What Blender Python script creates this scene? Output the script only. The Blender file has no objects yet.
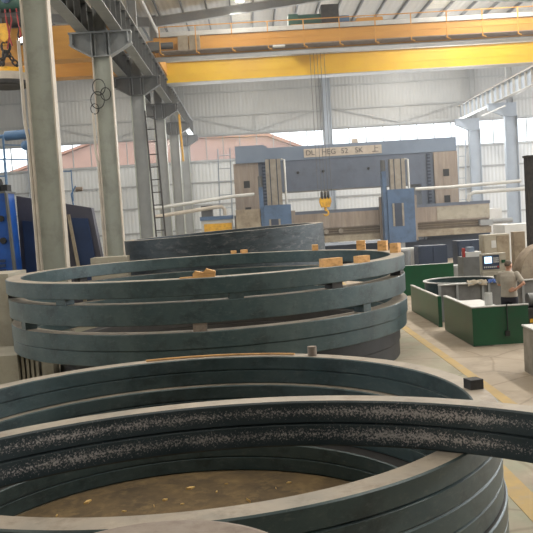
import bpy, math, random
from mathutils import Vector, Matrix
random.seed(7)
PI = math.pi
SC = bpy.context.scene
COL = SC.collection

# ------------------------------------------------------------------ camera
EYE = Vector((0.0, 0.0, 3.0))
F, ROLL, PITCH, YAW = 800.0, 0.061, 0.0631, 0.0169
c, s = math.cos, math.sin
fwd = Vector((s(YAW)*c(PITCH), c(YAW)*c(PITCH), -s(PITCH)))
r0 = Vector((c(YAW), -s(YAW), 0)); u0 = r0.cross(fwd)
rt = r0*c(ROLL) - u0*s(ROLL); up = r0*s(ROLL) + u0*c(ROLL)
cam_d = bpy.data.cameras.new('camera'); cam = bpy.data.objects.new('camera', cam_d); COL.objects.link(cam)
cam.matrix_world = Matrix(((rt.x, up.x, -fwd.x, EYE.x), (rt.y, up.y, -fwd.y, EYE.y), (rt.z, up.z, -fwd.z, EYE.z), (0, 0, 0, 1)))
cam_d.sensor_width = 36; cam_d.lens = F/533*36; cam_d.clip_start = 0.05; cam_d.clip_end = 400
SC.camera = cam

# ------------------------------------------------------------------ world, light, exposure
SC.view_settings.view_transform = 'Standard'; SC.view_settings.look = 'None'
SC.view_settings.gamma = 1.0; SC.view_settings.use_curve_mapping = False
SC.view_settings.exposure = 0.5
w = bpy.data.worlds.new('sky'); SC.world = w; w.use_nodes = True
w.node_tree.nodes['Background'].inputs[0].default_value = (0.93, 0.96, 1.0, 1)
w.node_tree.nodes['Background'].inputs[1].default_value = 2.2

def area(name, loc, rot, sx, sy, power, col=(1, 1, 1)):
    d = bpy.data.lights.new(name, 'AREA'); d.shape = 'RECTANGLE'; d.size = sx; d.size_y = sy; d.energy = power; d.color = col
    o = bpy.data.objects.new(name, d); COL.objects.link(o); o.location = loc; o.rotation_euler = rot
    return o
# daylight entering through the translucent roof strips of each frame bay, and through the side windows
for y in (3, 12, 21, 30, 39, 48, 58):
    far = 0.55 + 0.45*min(1, y/48)
    area('roof_light', (0.2, y, 14.75), (0, 0, 0), 1.2, 7.0, 420*far, (1.0, 0.94, 0.84))
    area('roof_light', (12.6, y, 14.75), (0, 0, 0), 1.2, 7.0, 950*far, (1.0, 0.95, 0.87))
    area('roof_light', (-12.0, y, 14.85), (0, 0, 0), 1.2, 7.0, 430*far, (1.0, 0.92, 0.80))
    area('roof_light', (30.0, y, 14.85), (0, 0, 0), 1.2, 7.0, 900*far, (1.0, 0.97, 0.93))
for y in (8, 24, 40, 56):
    area('window_daylight', (41.8, y, 7.2), (0, math.radians(90), 0), 3.6, 10, 1600, (0.92, 0.96, 1.0))
for y in (10, 26):
    area('window_daylight', (-28.0, y, 7.5), (0, math.radians(-90), 0), 3.0, 10, 900, (0.92, 0.96, 1.0))
area('window_daylight', (8.0, 64.9, 8.7), (math.radians(-90), 0, 0), 30, 2.0, 1300, (0.92, 0.96, 1.0))

# ------------------------------------------------------------------ materials
def mat(name, col, rough=0.6, metal=0.0, col2=None, scale=3.0, detail=6, fine=0.0, bump=0.0, stretch=(1, 1, 1), lo=0.35, hi=0.65, dirt=None, dirt_amt=0.5, dirt_scale=1.5, fleck=None, fleck_scale=9, fleck_amt=0.4):
    m = bpy.data.materials.new(name); m.use_nodes = True
    nt = m.node_tree; N = nt.nodes; L = nt.links; b = N['Principled BSDF']
    b.inputs['Roughness'].default_value = rough; b.inputs['Metallic'].default_value = metal
    tc = N.new('ShaderNodeTexCoord'); mp = N.new('ShaderNodeMapping'); mp.inputs['Scale'].default_value = stretch
    L.new(tc.outputs['Object'], mp.inputs['Vector'])
    c2 = col2 or tuple(x*0.8 for x in col)
    n = N.new('ShaderNodeTexNoise'); n.inputs['Scale'].default_value = scale; n.inputs['Detail'].default_value = detail; n.inputs['Roughness'].default_value = 0.62
    L.new(mp.outputs[0], n.inputs['Vector'])
    rp = N.new('ShaderNodeMapRange'); rp.inputs[1].default_value = lo; rp.inputs[2].default_value = hi
    L.new(n.outputs['Fac'], rp.inputs[0])
    mx = N.new('ShaderNodeMix'); mx.data_type = 'RGBA'; mx.inputs[6].default_value = (*col, 1); mx.inputs[7].default_value = (*c2, 1)
    L.new(rp.outputs[0], mx.inputs[0]); out = mx.outputs[2]
    if dirt:
        n2 = N.new('ShaderNodeTexNoise'); n2.inputs['Scale'].default_value = dirt_scale; n2.inputs['Detail'].default_value = 8; n2.inputs['Roughness'].default_value = 0.7
        L.new(mp.outputs[0], n2.inputs['Vector'])
        r2 = N.new('ShaderNodeMapRange'); r2.inputs[1].default_value = 0.5; r2.inputs[2].default_value = 0.72; r2.inputs[4].default_value = dirt_amt
        L.new(n2.outputs['Fac'], r2.inputs[0])
        m2 = N.new('ShaderNodeMix'); m2.data_type = 'RGBA'; m2.inputs[7].default_value = (*dirt, 1)
        L.new(out, m2.inputs[6]); L.new(r2.outputs[0], m2.inputs[0]); out = m2.outputs[2]
    if fleck:
        n3 = N.new('ShaderNodeTexNoise'); n3.inputs['Scale'].default_value = fleck_scale; n3.inputs['Detail'].default_value = 8; n3.inputs['Roughness'].default_value = 0.8
        m3 = N.new('ShaderNodeMapping'); m3.inputs['Location'].default_value = (3.1, 7.7, 1.3); m3.inputs['Scale'].default_value = (1, 1, 2.5)
        L.new(tc.outputs['Object'], m3.inputs['Vector']); L.new(m3.outputs[0], n3.inputs['Vector'])
        r3 = N.new('ShaderNodeMapRange'); r3.inputs[1].default_value = 0.53; r3.inputs[2].default_value = 0.70; r3.inputs[4].default_value = fleck_amt
        L.new(n3.outputs['Fac'], r3.inputs[0])
        m4 = N.new('ShaderNodeMix'); m4.data_type = 'RGBA'; m4.inputs[7].default_value = (*fleck, 1)
        L.new(out, m4.inputs[6]); L.new(r3.outputs[0], m4.inputs[0]); out = m4.outputs[2]
    L.new(out, b.inputs['Base Color'])
    if bump:
        bp = N.new('ShaderNodeBump'); bp.inputs['Strength'].default_value = bump; bp.inputs['Distance'].default_value = 0.02
        L.new(n.outputs['Fac'], bp.inputs['Height']); L.new(bp.outputs[0], b.inputs['Normal'])
    m['nodes'] = 1
    return m

def emis(name, col, st):
    m = bpy.data.materials.new(name); m.use_nodes = True; b = m.node_tree.nodes['Principled BSDF']
    b.inputs['Base Color'].default_value = (*col, 1); b.inputs['Emission Color'].default_value = (*col, 1); b.inputs['Emission Strength'].default_value = st
    return m

def glass():
    m = bpy.data.materials.new('window_glass'); m.use_nodes = True; nt = m.node_tree; N = nt.nodes
    N.remove(N['Principled BSDF'])
    t = N.new('ShaderNodeBsdfTransparent'); t.inputs[0].default_value = (0.93, 0.95, 0.96, 1)
    g = N.new('ShaderNodeBsdfGlossy'); g.inputs['Roughness'].default_value = 0.1
    mx = N.new('ShaderNodeMixShader'); mx.inputs[0].default_value = 0.06
    nt.links.new(t.outputs[0], mx.inputs[1]); nt.links.new(g.outputs[0], mx.inputs[2]); nt.links.new(mx.outputs[0], N['Material Output'].inputs[0])
    return m

def floor_mat():
    m = mat('concrete_floor', (0.38, 0.315, 0.24), 0.75, 0, (0.30, 0.245, 0.18), 0.5, 8, dirt=(0.17, 0.14, 0.105), dirt_amt=0.75, dirt_scale=0.9, bump=0.15, fleck=(0.52, 0.44, 0.33), fleck_scale=2.5, fleck_amt=0.35)
    nt = m.node_tree; N = nt.nodes; L = nt.links; b = N['Principled BSDF']
    src = b.inputs['Base Color'].links[0].from_socket
    tc = [n for n in N if n.type == 'TEX_COORD'][0]
    sx = N.new('ShaderNodeSeparateXYZ'); L.new(tc.outputs['Object'], sx.inputs[0])
    # worn green paint on the storage side of the yellow line
    nz = N.new('ShaderNodeTexNoise'); nz.inputs['Scale'].default_value = 1.1; nz.inputs['Detail'].default_value = 9
    L.new(tc.outputs['Object'], nz.inputs['Vector'])
    gx = N.new('ShaderNodeMath'); gx.operation = 'LESS_THAN'; gx.inputs[1].default_value = 3.62; L.new(sx.outputs['X'], gx.inputs[0])
    gm = N.new('ShaderNodeMapRange'); gm.inputs[1].default_value = 0.36; gm.inputs[2].default_value = 0.58; gm.inputs[3].default_value = 0.6; gm.inputs[4].default_value = 0.1
    L.new(nz.outputs['Fac'], gm.inputs[0])
    mu = N.new('ShaderNodeMath'); mu.operation = 'MULTIPLY'; L.new(gx.outputs[0], mu.inputs[0]); L.new(gm.outputs[0], mu.inputs[1])
    mg = N.new('ShaderNodeMix'); mg.data_type = 'RGBA'; mg.inputs[7].default_value = (0.25, 0.29, 0.20, 1)
    L.new(src, mg.inputs[6]); L.new(mu.outputs[0], mg.inputs[0])
    # cracks
    vw = N.new('ShaderNodeMix'); vw.data_type = 'VECTOR'; vw.inputs[0].default_value = 0.12
    L.new(tc.outputs['Object'], vw.inputs[4]); L.new(nz.outputs['Color'], vw.inputs[5])
    v = N.new('ShaderNodeTexVoronoi'); v.feature = 'DISTANCE_TO_EDGE'; v.inputs['Scale'].default_value = 0.75
    L.new(vw.outputs[1], v.inputs['Vector'])
    cr = N.new('ShaderNodeMapRange'); cr.inputs[1].default_value = 0.004; cr.inputs[2].default_value = 0.02; cr.inputs[3].default_value = 0.38; cr.inputs[4].default_value = 0.0
    L.new(v.outputs['Distance'], cr.inputs[0])
    mc = N.new('ShaderNodeMix'); mc.data_type = 'RGBA'; mc.inputs[7].default_value = (0.13, 0.09, 0.06, 1)
    L.new(mg.outputs[2], mc.inputs[6]); L.new(cr.outputs[0], mc.inputs[0]); L.new(mc.outputs[2], b.inputs['Base Color'])
    return m

def sheet_mat(name, col, axis='X', period=0.25, rough=0.5, col2=None):
    """profiled sheet: ribs as bump along one axis"""
    m = mat(name, col, rough, 0, col2 or tuple(x*0.9 for x in col), 0.3, 5)
    nt = m.node_tree; N = nt.nodes; L = nt.links; b = N['Principled BSDF']
    tc = [n for n in N if n.type == 'TEX_COORD'][0]
    wv = N.new('ShaderNodeTexWave'); wv.bands_direction = axis; wv.inputs['Scale'].default_value = 0.31416/period
    L.new(tc.outputs['Object'], wv.inputs['Vector'])
    bp = N.new('ShaderNodeBump'); bp.inputs['Strength'].default_value = 0.5; bp.inputs['Distance'].default_value = 0.03
    L.new(wv.outputs['Fac'], bp.inputs['Height']); L.new(bp.outputs[0], b.inputs['Normal'])
    return m

def flake_mat(name, bands, base, base2):
    """dark forged face with pale scale flakes gathered in bands (local z centres)"""
    m = mat(name, base, 0.5, 0.15, base2, 2.5, 8, bump=0.25)
    nt = m.node_tree; N = nt.nodes; L = nt.links; b = N['Principled BSDF']
    src = b.inputs['Base Color'].links[0].from_socket
    tc = [n for n in N if n.type == 'TEX_COORD'][0]
    sx = N.new('ShaderNodeSeparateXYZ'); L.new(tc.outputs['Object'], sx.inputs[0])
    nz = N.new('ShaderNodeTexNoise'); nz.inputs['Scale'].default_value = 70; nz.inputs['Detail'].default_value = 6; nz.inputs['Roughness'].default_value = 0.75
    L.new(tc.outputs['Object'], nz.inputs['Vector'])
    big = N.new('ShaderNodeTexNoise'); big.inputs['Scale'].default_value = 1.3; big.inputs['Detail'].default_value = 4
    L.new(tc.outputs['Object'], big.inputs['Vector'])
    acc = None
    for zc, wd in bands:
        d = N.new('ShaderNodeMath'); d.operation = 'SUBTRACT'; d.inputs[1].default_value = zc; L.new(sx.outputs['Z'], d.inputs[0])
        a = N.new('ShaderNodeMath'); a.operation = 'ABSOLUTE'; L.new(d.outputs[0], a.inputs[0])
        r = N.new('ShaderNodeMapRange'); r.inputs[1].default_value = 0.0; r.inputs[2].default_value = wd; r.inputs[3].default_value = 1.0; r.inputs[4].default_value = 0.0
        L.new(a.outputs[0], r.inputs[0])
        if acc is None: acc = r.outputs[0]
        else:
            q = N.new('ShaderNodeMath'); q.operation = 'MAXIMUM'; L.new(acc, q.inputs[0]); L.new(r.outputs[0], q.inputs[1]); acc = q.outputs[0]
    # threshold = noise + 0.18*band + 0.2*(big-.5) > t
    a1 = N.new('ShaderNodeMath'); a1.operation = 'MULTIPLY_ADD'; a1.inputs[1].default_value = 0.20; L.new(acc, a1.inputs[0]); L.new(nz.outputs['Fac'], a1.inputs[2])
    a2 = N.new('ShaderNodeMath'); a2.operation = 'MULTIPLY_ADD'; a2.inputs[1].default_value = 0.34; L.new(big.outputs['Fac'], a2.inputs[0]); L.new(a1.outputs[0], a2.inputs[2])
    th = N.new('ShaderNodeMapRange'); th.inputs[1].default_value = 0.83; th.inputs[2].default_value = 0.93; th.inputs[4].default_value = 0.95
    L.new(a2.outputs[0], th.inputs[0])
    mx = N.new('ShaderNodeMix'); mx.data_type = 'RGBA'; mx.inputs[7].default_value = (0.50, 0.45, 0.42, 1)
    L.new(src, mx.inputs[6]); L.new(th.outputs[0], mx.inputs[0]); L.new(mx.outputs[2], b.inputs['Base Color'])
    return m

M = {}
M['floor'] = floor_mat()
M['yellow_line'] = mat('yellow_floor_paint', (0.46, 0.31, 0.10), 0.7, 0, (0.36, 0.26, 0.12), 2.5, 8, dirt=(0.33, 0.28, 0.21), dirt_amt=0.9, dirt_scale=3)
M['wall_hi'] = sheet_mat('grey_wall_sheet', (0.35, 0.355, 0.35), 'X', 0.3, 0.5)
M['wall_lo'] = sheet_mat('pale_wall_sheet', (0.55, 0.57, 0.58), 'X', 0.3, 0.5)
M['roof'] = sheet_mat('roof_sheet', (0.50, 0.48, 0.44), 'X', 0.3, 0.5)
M['skylight'] = mat('skylight_sheet', (0.8, 0.75, 0.6), 0.4)
M['steel'] = mat('dark_steel_paint', (0.13, 0.135, 0.13), 0.5, 0.2, (0.10, 0.10, 0.10), 1.5)
M['steel_lt'] = mat('grey_steel_paint', (0.30, 0.31, 0.31), 0.5, 0.1, (0.24, 0.25, 0.25), 1.2)
M['steel_blue'] = mat('bluegrey_steel_paint', (0.30, 0.35, 0.41), 0.5, 0.1, (0.25, 0.29, 0.35), 1.2)
M['col'] = mat('grey_green_column_paint', (0.36, 0.38, 0.33), 0.5, 0, (0.31, 0.325, 0.285), 0.8, dirt=(0.16, 0.15, 0.13), dirt_amt=0.5, dirt_scale=0.8)
M['edge'] = mat('pale_flange_paint', (0.52, 0.46, 0.38), 0.5, 0, (0.4, 0.35, 0.29), 2.0)
M['orange'] = mat('orange_and_shaded_crane_paint', (0.60, 0.30, 0.055), 0.5, 0, (0.50, 0.235, 0.04), 0.8, stretch=(0.3, 1, 3))  # plain orange parts, plus the painted-in shade of the main crane's front girder
M['yellow'] = mat('lit_yellow_crane_paint', (0.85, 0.56, 0.03), 0.42, 0, (0.78, 0.47, 0.03), 0.5)  # brighter tone, with the light on the rear girder put into the colour
M['pale'] = mat('pale_grey_metal', (0.55, 0.55, 0.53), 0.45, 0.2, (0.45, 0.45, 0.43), 2)
M['rust'] = mat('rust_brown_steel', (0.21, 0.165, 0.13), 0.75, 0.1, (0.28, 0.235, 0.195), 3.0, 8, dirt=(0.12, 0.075, 0.055), dirt_amt=0.7, dirt_scale=4, bump=0.3)
M['ring'] = mat('forged_ring_side', (0.038, 0.066, 0.071), 0.38, 0.2, (0.070, 0.100, 0.102), 1.6, 8, dirt=(0.018, 0.024, 0.027), dirt_amt=0.85, dirt_scale=2.6, bump=0.12, fleck=(0.16, 0.18, 0.175), fleck_amt=0.5)
M['ring_top'] = mat('machined_ring_top', (0.37, 0.315, 0.25), 0.55, 0.1, (0.26, 0.235, 0.195), 2.0, 8, dirt=(0.13, 0.09, 0.055), dirt_amt=0.7, dirt_scale=3.5, fleck=(0.5, 0.42, 0.32), fleck_scale=5, fleck_amt=0.4)
M['ring_in'] = flake_mat('forged_ring_inner', [(0.09, 0.085), (0.255, 0.075)], (0.020, 0.033, 0.038), (0.040, 0.055, 0.060))
M['ring_dk'] = mat('dull_dark_ring', (0.030, 0.029, 0.029), 0.6, 0.1, (0.048, 0.046, 0.045), 2.2, 8, dirt=(0.03, 0.03, 0.03), dirt_amt=0.6)
M['tall'] = mat('scaled_ring_side', (0.026, 0.038, 0.045), 0.5, 0.2, (0.048, 0.06, 0.066), 2.2, 8, stretch=(1, 1, 4), dirt=(0.010, 0.014, 0.018), dirt_amt=0.9, dirt_scale=1.6, bump=0.2, fleck=(0.22, 0.21, 0.20), fleck_scale=3.5, fleck_amt=0.6)
M['chip'] = mat('fresh_pine_chip', (0.78, 0.55, 0.22), 0.7, 0, (0.65, 0.40, 0.14), 6)
M['wood'] = mat('raw_pine', (0.72, 0.42, 0.17), 0.7, 0, (0.58, 0.31, 0.11), 3, 6, stretch=(1, 6, 6), dirt=(0.16, 0.08, 0.04), dirt_amt=0.7, dirt_scale=2.5)
M['soot'] = mat('black_scale_steel', (0.02, 0.02, 0.02), 0.7, 0.1, (0.045, 0.04, 0.036), 8)
M['dirt'] = mat('sawdust_and_scale', (0.17, 0.115, 0.055), 0.9, 0, (0.075, 0.055, 0.033), 2.0, 9, dirt=(0.28, 0.19, 0.085), dirt_amt=0.8, dirt_scale=3.0, bump=0.4)
M['green'] = mat('green_guard_paint', (0.010, 0.080, 0.036), 0.35, 0, (0.008, 0.058, 0.028), 1.0, dirt=(0.03, 0.06, 0.035), dirt_amt=0.5, dirt_scale=2)
M['guard_in'] = mat('grey_guard_inside', (0.20, 0.205, 0.20), 0.5, 0.2, (0.145, 0.15, 0.15), 1.5, dirt=(0.10, 0.085, 0.07), dirt_amt=0.6)
M['mblue'] = mat('slate_blue_machine_paint', (0.13, 0.155, 0.205), 0.45, 0, (0.105, 0.13, 0.175), 1.0, 8, dirt=(0.085, 0.095, 0.125), dirt_amt=0.7, dirt_scale=1.6)
M['mblue_lt'] = mat('steel_blue_machine_paint', (0.185, 0.235, 0.31), 0.45, 0, (0.155, 0.20, 0.27), 0.8)
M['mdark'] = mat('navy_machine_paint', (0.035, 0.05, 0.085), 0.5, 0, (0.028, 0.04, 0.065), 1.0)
M['sblue'] = mat('blue_saddle_paint', (0.085, 0.145, 0.25), 0.4, 0, (0.065, 0.115, 0.20), 1.5, dirt=(0.04, 0.06, 0.10), dirt_amt=0.6)
M['tan'] = mat('tan_way_cover', (0.34, 0.285, 0.235), 0.5, 0.2, (0.25, 0.20, 0.165), 1.2, 7, stretch=(5, 5, 0.5), dirt=(0.45, 0.36, 0.25), dirt_amt=0.5)
M['brass'] = mat('oiled_guide_way', (0.20, 0.155, 0.10), 0.35, 0.5, (0.12, 0.095, 0.07), 1.5, stretch=(0.3, 1, 4))
M['rawsteel'] = mat('bright_ground_steel', (0.42, 0.38, 0.32), 0.35, 0.6, (0.30, 0.26, 0.21), 2)
M['plate'] = mat('cream_name_plate', (0.58, 0.50, 0.41), 0.5)
M['ink'] = mat('dark_lettering', (0.11, 0.10, 0.10), 0.6)
M['vblue'] = mat('bright_blue_machine_paint', (0.012, 0.085, 0.36), 0.4, 0, (0.012, 0.065, 0.27), 1.2, dirt=(0.02, 0.03, 0.07), dirt_amt=0.5, dirt_scale=2.0)
M['vnavy'] = mat('grey_violet_machine_paint', (0.075, 0.075, 0.10), 0.5, 0, (0.055, 0.055, 0.075), 1.2)
M['vdeep'] = mat('deep_blue_machine_paint', (0.018, 0.04, 0.11), 0.45, 0, (0.015, 0.03, 0.075), 1.2)
M['beige'] = mat('beige_cabinet_paint', (0.40, 0.365, 0.29), 0.55, 0, (0.33, 0.30, 0.235), 1.5, dirt=(0.2, 0.17, 0.12), dirt_amt=0.6, dirt_scale=2)
M['grime'] = mat('grimy_casting_paint', (0.36, 0.31, 0.225), 0.6, 0, (0.24, 0.19, 0.13), 1.8, dirt=(0.12, 0.08, 0.05), dirt_amt=0.7, dirt_scale=2)
M['casting'] = mat('rusty_tan_casting', (0.22, 0.165, 0.115), 0.65, 0, (0.30, 0.245, 0.17), 1.6, 8, dirt=(0.10, 0.065, 0.045), dirt_amt=0.8, dirt_scale=2.2, bump=0.2)
M['white'] = mat('offwhite_cabinet_paint', (0.62, 0.62, 0.60), 0.5, 0, (0.52, 0.52, 0.50), 1)
M['black'] = mat('black_rubber', (0.012, 0.012, 0.013), 0.6)
M['red'] = mat('red_cable', (0.35, 0.03, 0.03), 0.5)
M['bluepaint'] = mat('light_blue_pipe_paint', (0.10, 0.20, 0.36), 0.45)
M['hook_y'] = mat('yellow_hook_paint', (0.75, 0.42, 0.02), 0.45, 0, (0.55, 0.28, 0.02), 3, dirt=(0.05, 0.04, 0.03), dirt_amt=0.6, dirt_scale=5)
M['motor'] = mat('green_motor_paint', (0.025, 0.09, 0.065), 0.45)
M['conc'] = mat('rough_concrete', (0.33, 0.30, 0.255), 0.85, 0, (0.22, 0.195, 0.16), 2.5, 9, dirt=(0.12, 0.10, 0.08), dirt_amt=0.6, bump=0.4)
M['brick'] = mat('pinkish_brick', (0.46, 0.27, 0.21), 0.8, 0, (0.38, 0.22, 0.17), 0.5)
M['roof_red'] = mat('red_roof', (0.45, 0.22, 0.15), 0.8)
M['screen'] = emis('lit_screen', (0.45, 0.70, 0.95), 1.6)
M['lamp'] = emis('lamp_glow', (1.0, 0.98, 0.92), 25)
M['cloth_w'] = mat('white_rag', (0.5, 0.51, 0.52), 0.85)
M['cloth_b'] = mat('blue_rag', (0.05, 0.10, 0.28), 0.85)
M['skin'] = mat('skin', (0.50, 0.27, 0.18), 0.5, 0, (0.44, 0.23, 0.15), 8)
M['shirt'] = mat('grey_cotton', (0.40, 0.36, 0.30), 0.85, 0, (0.33, 0.295, 0.245), 9)
M['pants'] = mat('black_trousers', (0.018, 0.02, 0.03), 0.8)
M['hair'] = mat('cropped_hair', (0.13, 0.10, 0.075), 0.8, 0, (0.09, 0.07, 0.05), 40)
M['glass'] = glass()
M['eye'] = mat('eye', (0.05, 0.04, 0.035), 0.2)

# ------------------------------------------------------------------ mesh builder
WL = {}
class MB:
    def __init__(self): self.v = []; self.f = []; self.mi = []; self.sm = []
    def add(self, vs, fs, mi=0, smooth=False):
        o = len(self.v); self.v += [Vector(p) for p in vs]
        for q in fs: self.f.append([i+o for i in q]); self.mi.append(mi); self.sm.append(smooth)
        return self
    def box(self, x0, x1, y0, y1, z0, z1, mi=0, top=None):
        """top = (dx0, dx1, dy0, dy1) shifts of the top face edges"""
        t = top or (0, 0, 0, 0)
        return self.add([(x0, y0, z0), (x1, y0, z0), (x1, y1, z0), (x0, y1, z0),
                         (x0+t[0], y0+t[2], z1), (x1+t[1], y0+t[2], z1), (x1+t[1], y1+t[3], z1), (x0+t[0], y1+t[3], z1)],
                        [(3, 2, 1, 0), (4, 5, 6, 7), (0, 1, 5, 4), (1, 2, 6, 5), (2, 3, 7, 6), (3, 0, 4, 7)], mi)
    def rbox(self, cx, cy, z0, z1, lx, ly, ang=0, mi=0, tilt=0):
        ca, sa = c(ang), s(ang); vs = []
        for z in (z0, z1):
            for dx, dy in ((-1, -1), (1, -1), (1, 1), (-1, 1)):
                x, y = dx*lx/2, dy*ly/2
                vs.append((cx+x*ca-y*sa, cy+x*sa+y*ca, z+tilt*x))
        return self.add(vs, [(3, 2, 1, 0), (4, 5, 6, 7), (0, 1, 5, 4), (1, 2, 6, 5), (2, 3, 7, 6), (3, 0, 4, 7)], mi)
    def tube(self, pts, r, n=8, mi=0, closed=False, cap=True):
        pts = [Vector(p) for p in pts]; rings = []; k = len(pts); prev = None
        for i, p in enumerate(pts):
            a = pts[(i-1) % k] if (i > 0 or closed) else p
            b = pts[(i+1) % k] if (i < k-1 or closed) else p
            d = (b-a).normalized()
            if prev is None:
                u = d.orthogonal().normalized()
            else:
                u = (prev - d*prev.dot(d)).normalized()
            prev = u; v = d.cross(u)
            rr = r[i] if isinstance(r, (list, tuple)) else r
            rings.append([p + (u*c(2*PI*j/n) + v*s(2*PI*j/n))*rr for j in range(n)])
        vs = [q for R in rings for q in R]; fs = []
        for i in range(k-1 if not closed else k):
            for j in range(n):
                a, b = i*n, ((i+1) % k)*n
                fs.append((a+j, a+(j+1) % n, b+(j+1) % n, b+j))
        self.add(vs, fs, mi, True)
        if cap and not closed:
            self.add(rings[0], [tuple(range(n))[::-1]], mi); self.add(rings[-1], [tuple(range(n))], mi)
        return self
    def bar(self, a, b, w_, h_, mi=0):
        """square bar from a to b"""
        a = Vector(a); b = Vector(b); d = (b-a).normalized()
        zz = Vector((0, 0, 1)) if abs(d.z) < 0.95 else Vector((0, 1, 0))
        u = d.cross(zz).normalized(); v = u.cross(d)
        vs = [p + u*sx*w_/2 + v*sy*h_/2 for p in (a, b) for sx, sy in ((-1, -1), (1, -1), (1, 1), (-1, 1))]
        return self.add(vs, [(0, 1, 2, 3), (7, 6, 5, 4), (0, 4, 5, 1), (1, 5, 6, 2), (2, 6, 7, 3), (3, 7, 4, 0)], mi)
    def lathe(self, cx, cy, prof, n=128, closed=True, wob=0.0):
        """prof: list of (r, z, mat of the segment leaving this point)"""
        k = len(prof)
        for i in range(k if closed else k-1):
            (ra, za, mi), (rb, zb, _) = prof[i], prof[(i+1) % k]
            vs = []
            for j in range(n):
                t = 2*PI*j/n
                q = 1 + wob*(s(3*t+1.3)+0.6*s(7*t))*0.5
                vs += [(cx+ra*q*c(t), cy+ra*q*s(t), za), (cx+rb*q*c(t), cy+rb*q*s(t), zb)]
            fs = [(2*j, 2*((j+1) % n), 2*((j+1) % n)+1, 2*j+1) for j in range(n)]
            self.add(vs, fs, mi, True)
        return self
    def prism(self, poly, axis, a, b, mi=0):
        """poly of 2-D points extruded along axis x / y / z"""
        k = len(poly)
        def P(p, t): return {'x': (t, p[0], p[1]), 'y': (p[0], t, p[1]), 'z': (p[0], p[1], t)}[axis]
        vs = [P(p, a) for p in poly] + [P(p, b) for p in poly]
        fs = [tuple(range(k)), tuple(range(2*k-1, k-1, -1))] + [(i, k+i, k+(i+1) % k, (i+1) % k) for i in range(k)]
        return self.add(vs, fs, mi)
    def sphere(self, cen, rx, ry, rz, mi=0, n=12):
        cen = Vector(cen); vs = [cen+Vector((0, 0, -rz))]
        for i in range(1, n):
            a = -PI/2+PI*i/n
            for j in range(n*2):
                t = PI*j/n; vs.append(cen+Vector((rx*c(a)*c(t), ry*c(a)*s(t), rz*s(a))))
        vs.append(cen+Vector((0, 0, rz))); m2 = n*2; fs = []
        for j in range(m2): fs.append((0, 1+(j+1) % m2, 1+j))
        for i in range(n-2):
            for j in range(m2):
                a = 1+i*m2; b = a+m2; fs.append((a+j, a+(j+1) % m2, b+(j+1) % m2, b+j))
        e = len(vs)-1; a = 1+(n-2)*m2
        for j in range(m2): fs.append((a+j, a+(j+1) % m2, e))
        return self.add(vs, fs, mi, True)
    def mesh(self, name, mats, origin):
        me = bpy.data.meshes.new(name)
        me.from_pydata([p-origin for p in self.v], [], self.f)
        for m_ in (mats if isinstance(mats, (list, tuple)) else [mats]): me.materials.append(M[m_])
        me.polygons.foreach_set('material_index', self.mi); me.polygons.foreach_set('use_smooth', self.sm)
        import bmesh
        bm = bmesh.new(); bm.from_mesh(me)
        bmesh.ops.recalc_face_normals(bm, faces=bm.faces); bm.to_mesh(me); bm.free()
        me.update(); return me
    def build(self, name, mats, parent=None, origin=None):
        if parent is not None: org = WL[parent.name]
        elif origin is not None: org = Vector(origin)
        else:
            xs = [p.x for p in self.v]; ys = [p.y for p in self.v]; zs = [p.z for p in self.v]
            org = Vector(((min(xs)+max(xs))/2, (min(ys)+max(ys))/2, min(zs)))
        o = bpy.data.objects.new(name, self.mesh(name, mats, org)); COL.objects.link(o)
        WL[o.name] = org
        if parent is not None: o.parent = parent
        else: o.location = org
        return o

def tag(o, label, cat, group=None):
    o['label'] = label; o['category'] = cat
    if group: o['group'] = group
    return o
def root(name, label, cat, loc, group=None):
    o = bpy.data.objects.new(name, None); COL.objects.link(o); o.location = loc; o.empty_display_size = 0.2
    WL[o.name] = Vector(loc); return tag(o, label, cat, group)
def struct(o): o['kind'] = 'structure'; return o
def stuff(o, label, cat): tag(o, label, cat); o['kind'] = 'stuff'; return o

# ================================================================== SETTING
XC, XR = -4.9, 18.6                 # the two column rows of the main bay
YC = [1.8, 10.85, 19.95, 28.95, 38.0, 47.05, 56.1, 65.1]
XL = -28.4                          # outer side of the left bay
XE = 42.0                           # outer side of the right bay
YF = 65.6                           # inside face of the far wall

struct(MB().box(XL-0.3, XE+0.3, -12.3, YF+0.3, -0.3, 0).build('floor', 'floor', origin=(0, 0, 0)))
struct(MB().box(-90, 110, YF+0.3, 190, -0.4, -0.1).build('ground', 'conc'))
struct(MB().box(3.60, 3.78, 9.2, 40, 0, 0.004).build('trim_1', 'yellow_line'))
struct(MB().box(2.46, 2.72, 4.2, 9.0, 0, 0.004).build('trim_2', 'yellow_line'))

# far wall: pale sheet below the window strip, grey sheet above, with girts and bracing
WZ0, WZ1 = 7.75, 9.75
wf = struct(MB().box(XL, XE, YF, YF+0.2, 0, WZ0, 0).box(XL, XE, YF, YF+0.2, WZ1, 16.4, 1).build('wall_far', ['wall_lo', 'wall_hi']))
g = MB()
for z in (2.2, 4.2, 6.0, 7.66, 9.84, 11.3, 13.2): g.box(XL, XE, YF-0.1, YF, z-0.06, z+0.06)
g.build('girt', 'steel_lt', wf)
g = MB()
for x0, x1 in ((-16.6, -5.1), (-4.7, 6.4), (7.0, 18.4)):
    xm = (x0+x1)/2
    g.bar((x0, YF-0.12, 11.4), (xm, YF-0.12, 9.95), 0.06, 0.06).bar((xm, YF-0.12, 9.95), (x1, YF-0.12, 11.4), 0.06, 0.06)
    g.bar((xm, YF-0.12, 9.8), (xm, YF-0.12, 11.3), 0.07, 0.07)
g.build('brace', 'steel_lt', wf)
WCOL = [-17.3, XC, 6.75, 18.6, 30.3]
segs = [(XL, -17.65), (-16.95, -5.25), (-4.55, 6.4), (7.1, 18.25), (18.95, 29.95), (30.65, XE)]
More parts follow.
